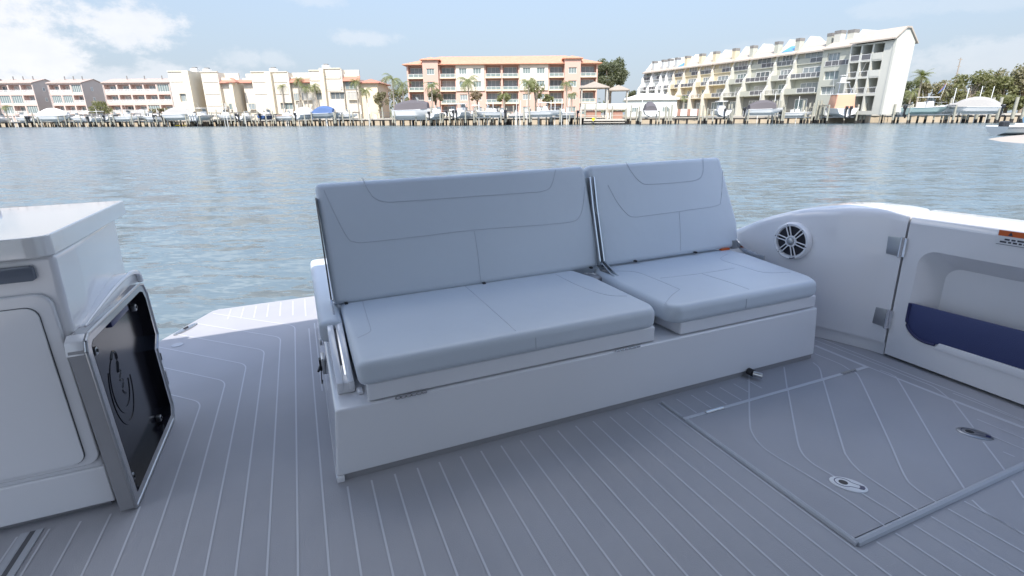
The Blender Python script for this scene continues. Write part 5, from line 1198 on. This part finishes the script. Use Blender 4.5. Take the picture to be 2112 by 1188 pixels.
for u, v, off, lab, kw in ((590, 172, -6, 'slim palm with small crown before the middle of the cream building', dict(fl_=1.9, nf=16)), (624, 158, -7, 'tallest palm before the cream building', dict(fl_=2.4)), (641, 173, -6, 'palm of middle height, right of the tallest one by the cream building', dict(fl_=2.0)), (660, 170, -8, 'bushy palm at the right of three before the cream building', dict(fl_=2.3)),
    (743, 160, -6, 'palm standing at the cream building\'s right corner', dict(fl_=2.3)), (762, 178, -7, 'short palm beside the red roofed side wing', dict(fl_=2.3)), (816, 150, -9, 'tall airy palm left of the apricot building', dict(fl_=3.6, nf=16)), (836, 163, -10, 'leaning palm close to the left end of the apricot building', dict(fl_=3.2, nf=16)),
    (894, 166, -12, 'palm in front of the apricot building\'s left tower', dict(fl_=2.8)), (970, 153, -10, 'large full palm before the apricot building\'s cream bay', dict(fl_=3.9, nf=26)), (1090, 160, -9, 'palm above the leafy tree before the apricot building', dict(fl_=3.0)), (1167, 162, -12, 'thin palm at the apricot building\'s right tower', dict(fl_=2.6)), (1178, 186, -9, 'low palm left of the taller pavilion', dict(fl_=2.0)),
    (1407, 196, -3, 'small yucca like palm on the yellow townhouse terrace', dict(fl_=1.3, nf=18)), (1881, 147, -14, 'round headed cabbage palm right of the end block', dict(fl_=2.3, nf=44, sabal=True)), (1866, 181, -12, 'short yellowish palm at the foot of the end block', dict(fl_=2.2)), (1040, 188, -10, 'short palm mid way along the apricot building', dict(fl_=2.2)), (20, 214, -4, 'low palm at the foot of the first pink terrace', dict(fl_=1.8))):
    palm(u, v, off, lab, **kw)
def crown_mesh(rx, ry, rz, n, lf, seed, mat_, clumps=16, gap=.0):
    r = random.Random(seed); cv = MB(); cl = []
    for i in range(clumps):
        a = r.uniform(0, 6.28); e = r.uniform(-.35, 1.0); q = r.uniform(.45, .95) ** .6
        cl.append((Vector((rx * q * math.cos(a) * math.cos(e), ry * q * math.sin(a) * math.cos(e), rz * q * math.sin(e * 1.4))), r.uniform(.26, .48)))
    for i in range(n):
        c, s_ = r.choice(cl); d = Vector((r.gauss(0, 1), r.gauss(0, 1), r.gauss(0, 1))).normalized() * s_ * r.uniform(.55, 1.05); p = c + Vector((d.x * rx, d.y * ry, d.z * rz * .9))
        u = Vector((r.gauss(0, 1), r.gauss(0, 1), r.gauss(0, .7))).normalized(); w = u.cross(Vector((r.gauss(0, 1), r.gauss(0, 1), r.gauss(0, 1)))).normalized(); l = lf * r.uniform(.6, 1.4)
        cv.add([p - u * l, p + w * l * .5, p + u * l, p - w * l * .5], [(0, 1, 2, 3)])
    return cv.mesh('crown', mat_, None, recalc=False), cl
def tree(u, vtop, vbot, wpx, Y, label, mat_='leaf_green', n=2200, lf=.32, cat='tree', name='broadleaf_tree', trunk=True, clumps=16):
    zt_, zb = Zp(u, vtop, Y), max(GZ, Zp(u, vbot, Y)); rz = (zt_ - zb) / 2; rx = wpx / 1124 * Y / 2; x = X(u, Y)
    t = thing(name, label, cat, (x, Y, GZ), rng.uniform(0, 6)); me, cl = crown_mesh(rx, rx * .8, rz, n, lf, int(u + vtop), mat_, clumps); c = link('crown', me, t); c.location = (0, 0, (zt_ + zb) / 2 - GZ)
    if trunk:
        m = MB(); zc = (zt_ + zb) / 2 - GZ; m.tube([(0, 0, 0), (.1, 0, zc * .5), (0, .1, zc)], [rx * .09 + .08, rx * .07 + .06, rx * .04 + .03], 8)
        for q, s_ in cl[:9]: m.tube([(0, 0, zc * .55), (q.x * .5, q.y * .5, zc + q.z * .4), (q.x, q.y, zc + q.z)], [rx * .05 + .03, rx * .03 + .02, .02], 6)
        part('trunk', m, 'bark', t, 50)
tree(1256, 126, 192, 70, 190, 'large dark oak behind the right end of the apricot building', 'leaf_oak', 7500, .34, clumps=34)
for u, vt, vb, wp, Y, lab, mt in ((1868, 168, 235, 50, 135, 'dark bushy tree right beside the end block', 'leaf_oak'), (1905, 172, 235, 55, 128, 'olive tree behind the teal boat', 'leaf_olive'), (1950, 166, 235, 60, 132, 'olive tree left of the utility pole', 'leaf_olive'), (1990, 150, 232, 66, 126, 'greenish tree at the utility pole\'s foot', 'leaf_green'), (2020, 148, 232, 60, 132, 'tall sparse olive tree between the white guide poles', 'leaf_olive'), (2060, 158, 232, 60, 124, 'dense green tree above the right boardwalk', 'leaf_green'), (2100, 140, 232, 60, 122, 'tall tree at the right frame edge', 'leaf_olive'), (2150, 145, 232, 80, 120, 'tree just beyond the right frame edge', 'leaf_green'), (2070, 196, 236, 60, 112, 'bright low bush behind the boardwalk at far right', 'leaf_green'), (2112, 200, 238, 50, 110, 'yellow green bush at the right frame edge', 'leaf_green')):
    tree(u, vt, vb, wp, Y, lab, mt, 2000, .30)
tree(800, 165, 228, 40, 175, 'leafless pale grey tree between the cream and apricot buildings', 'leaf_dry', 1300, .22, clumps=20)
for u, vt, vb, wp, Y, lab, mt in ((788, 188, 232, 26, 150, 'olive shrub right of the cream building', 'leaf_olive'), (828, 182, 232, 36, 152, 'green shrub left of the apricot building', 'leaf_green'), (216, 210, 240, 44, 165, 'green shrub between the second and third pink terraces', 'leaf_green'), (1105, 166, 215, 40, 142, 'leafy tree before the apricot building', 'leaf_green'), (900, 186, 214, 30, 148, 'round shrub below the apricot left tower', 'leaf_olive'), (985, 190, 212, 26, 148, 'reddish shrub below the large palm', 'leaf_dry'), (1040, 196, 216, 24, 146, 'small shrub mid way along the apricot building', 'leaf_green'), (1130, 196, 214, 26, 146, 'shrub right of the leafy tree', 'leaf_green'), (330, 224, 234, 40, 160, 'low hedge behind the boats at the widest terrace', 'leaf_olive'), (1300, 188, 212, 24, 175, 'bush left of the far grey townhouse', 'leaf_oak')):
    tree(u, vt, vb, wp, Y, lab, mt, 1100, .26, 'shrub', 'shrub')
# far belt of woods closing the horizon
mb = MB(); r_ = random.Random(3)
for i in range(5200):
    u = r_.uniform(-300, 2500); Y = r_.uniform(330, 380); x = X(u, Y); h = GZ + abs(r_.gauss(0, .45)) * 5.5 + 1.2 * math.sin(u * .021) + 1
    p = Vector((x, Y, h)); a = Vector((r_.gauss(0, 1), r_.gauss(0, .5), r_.gauss(0, .8))).normalized() * 1.3; b_ = Vector((r_.gauss(0, 1), r_.gauss(0, .5), r_.gauss(0, .8))).normalized() * .9
    mb.add([p - a, p - b_, p + a, p + b_], [(0, 1, 2, 3)])
o = link('distant_woods', mb.mesh('distant_woods', 'leaf_oak', None, recalc=False)); tag(o, 'low far belt of dark woods closing the horizon between the buildings', 'woods', kind='stuff')
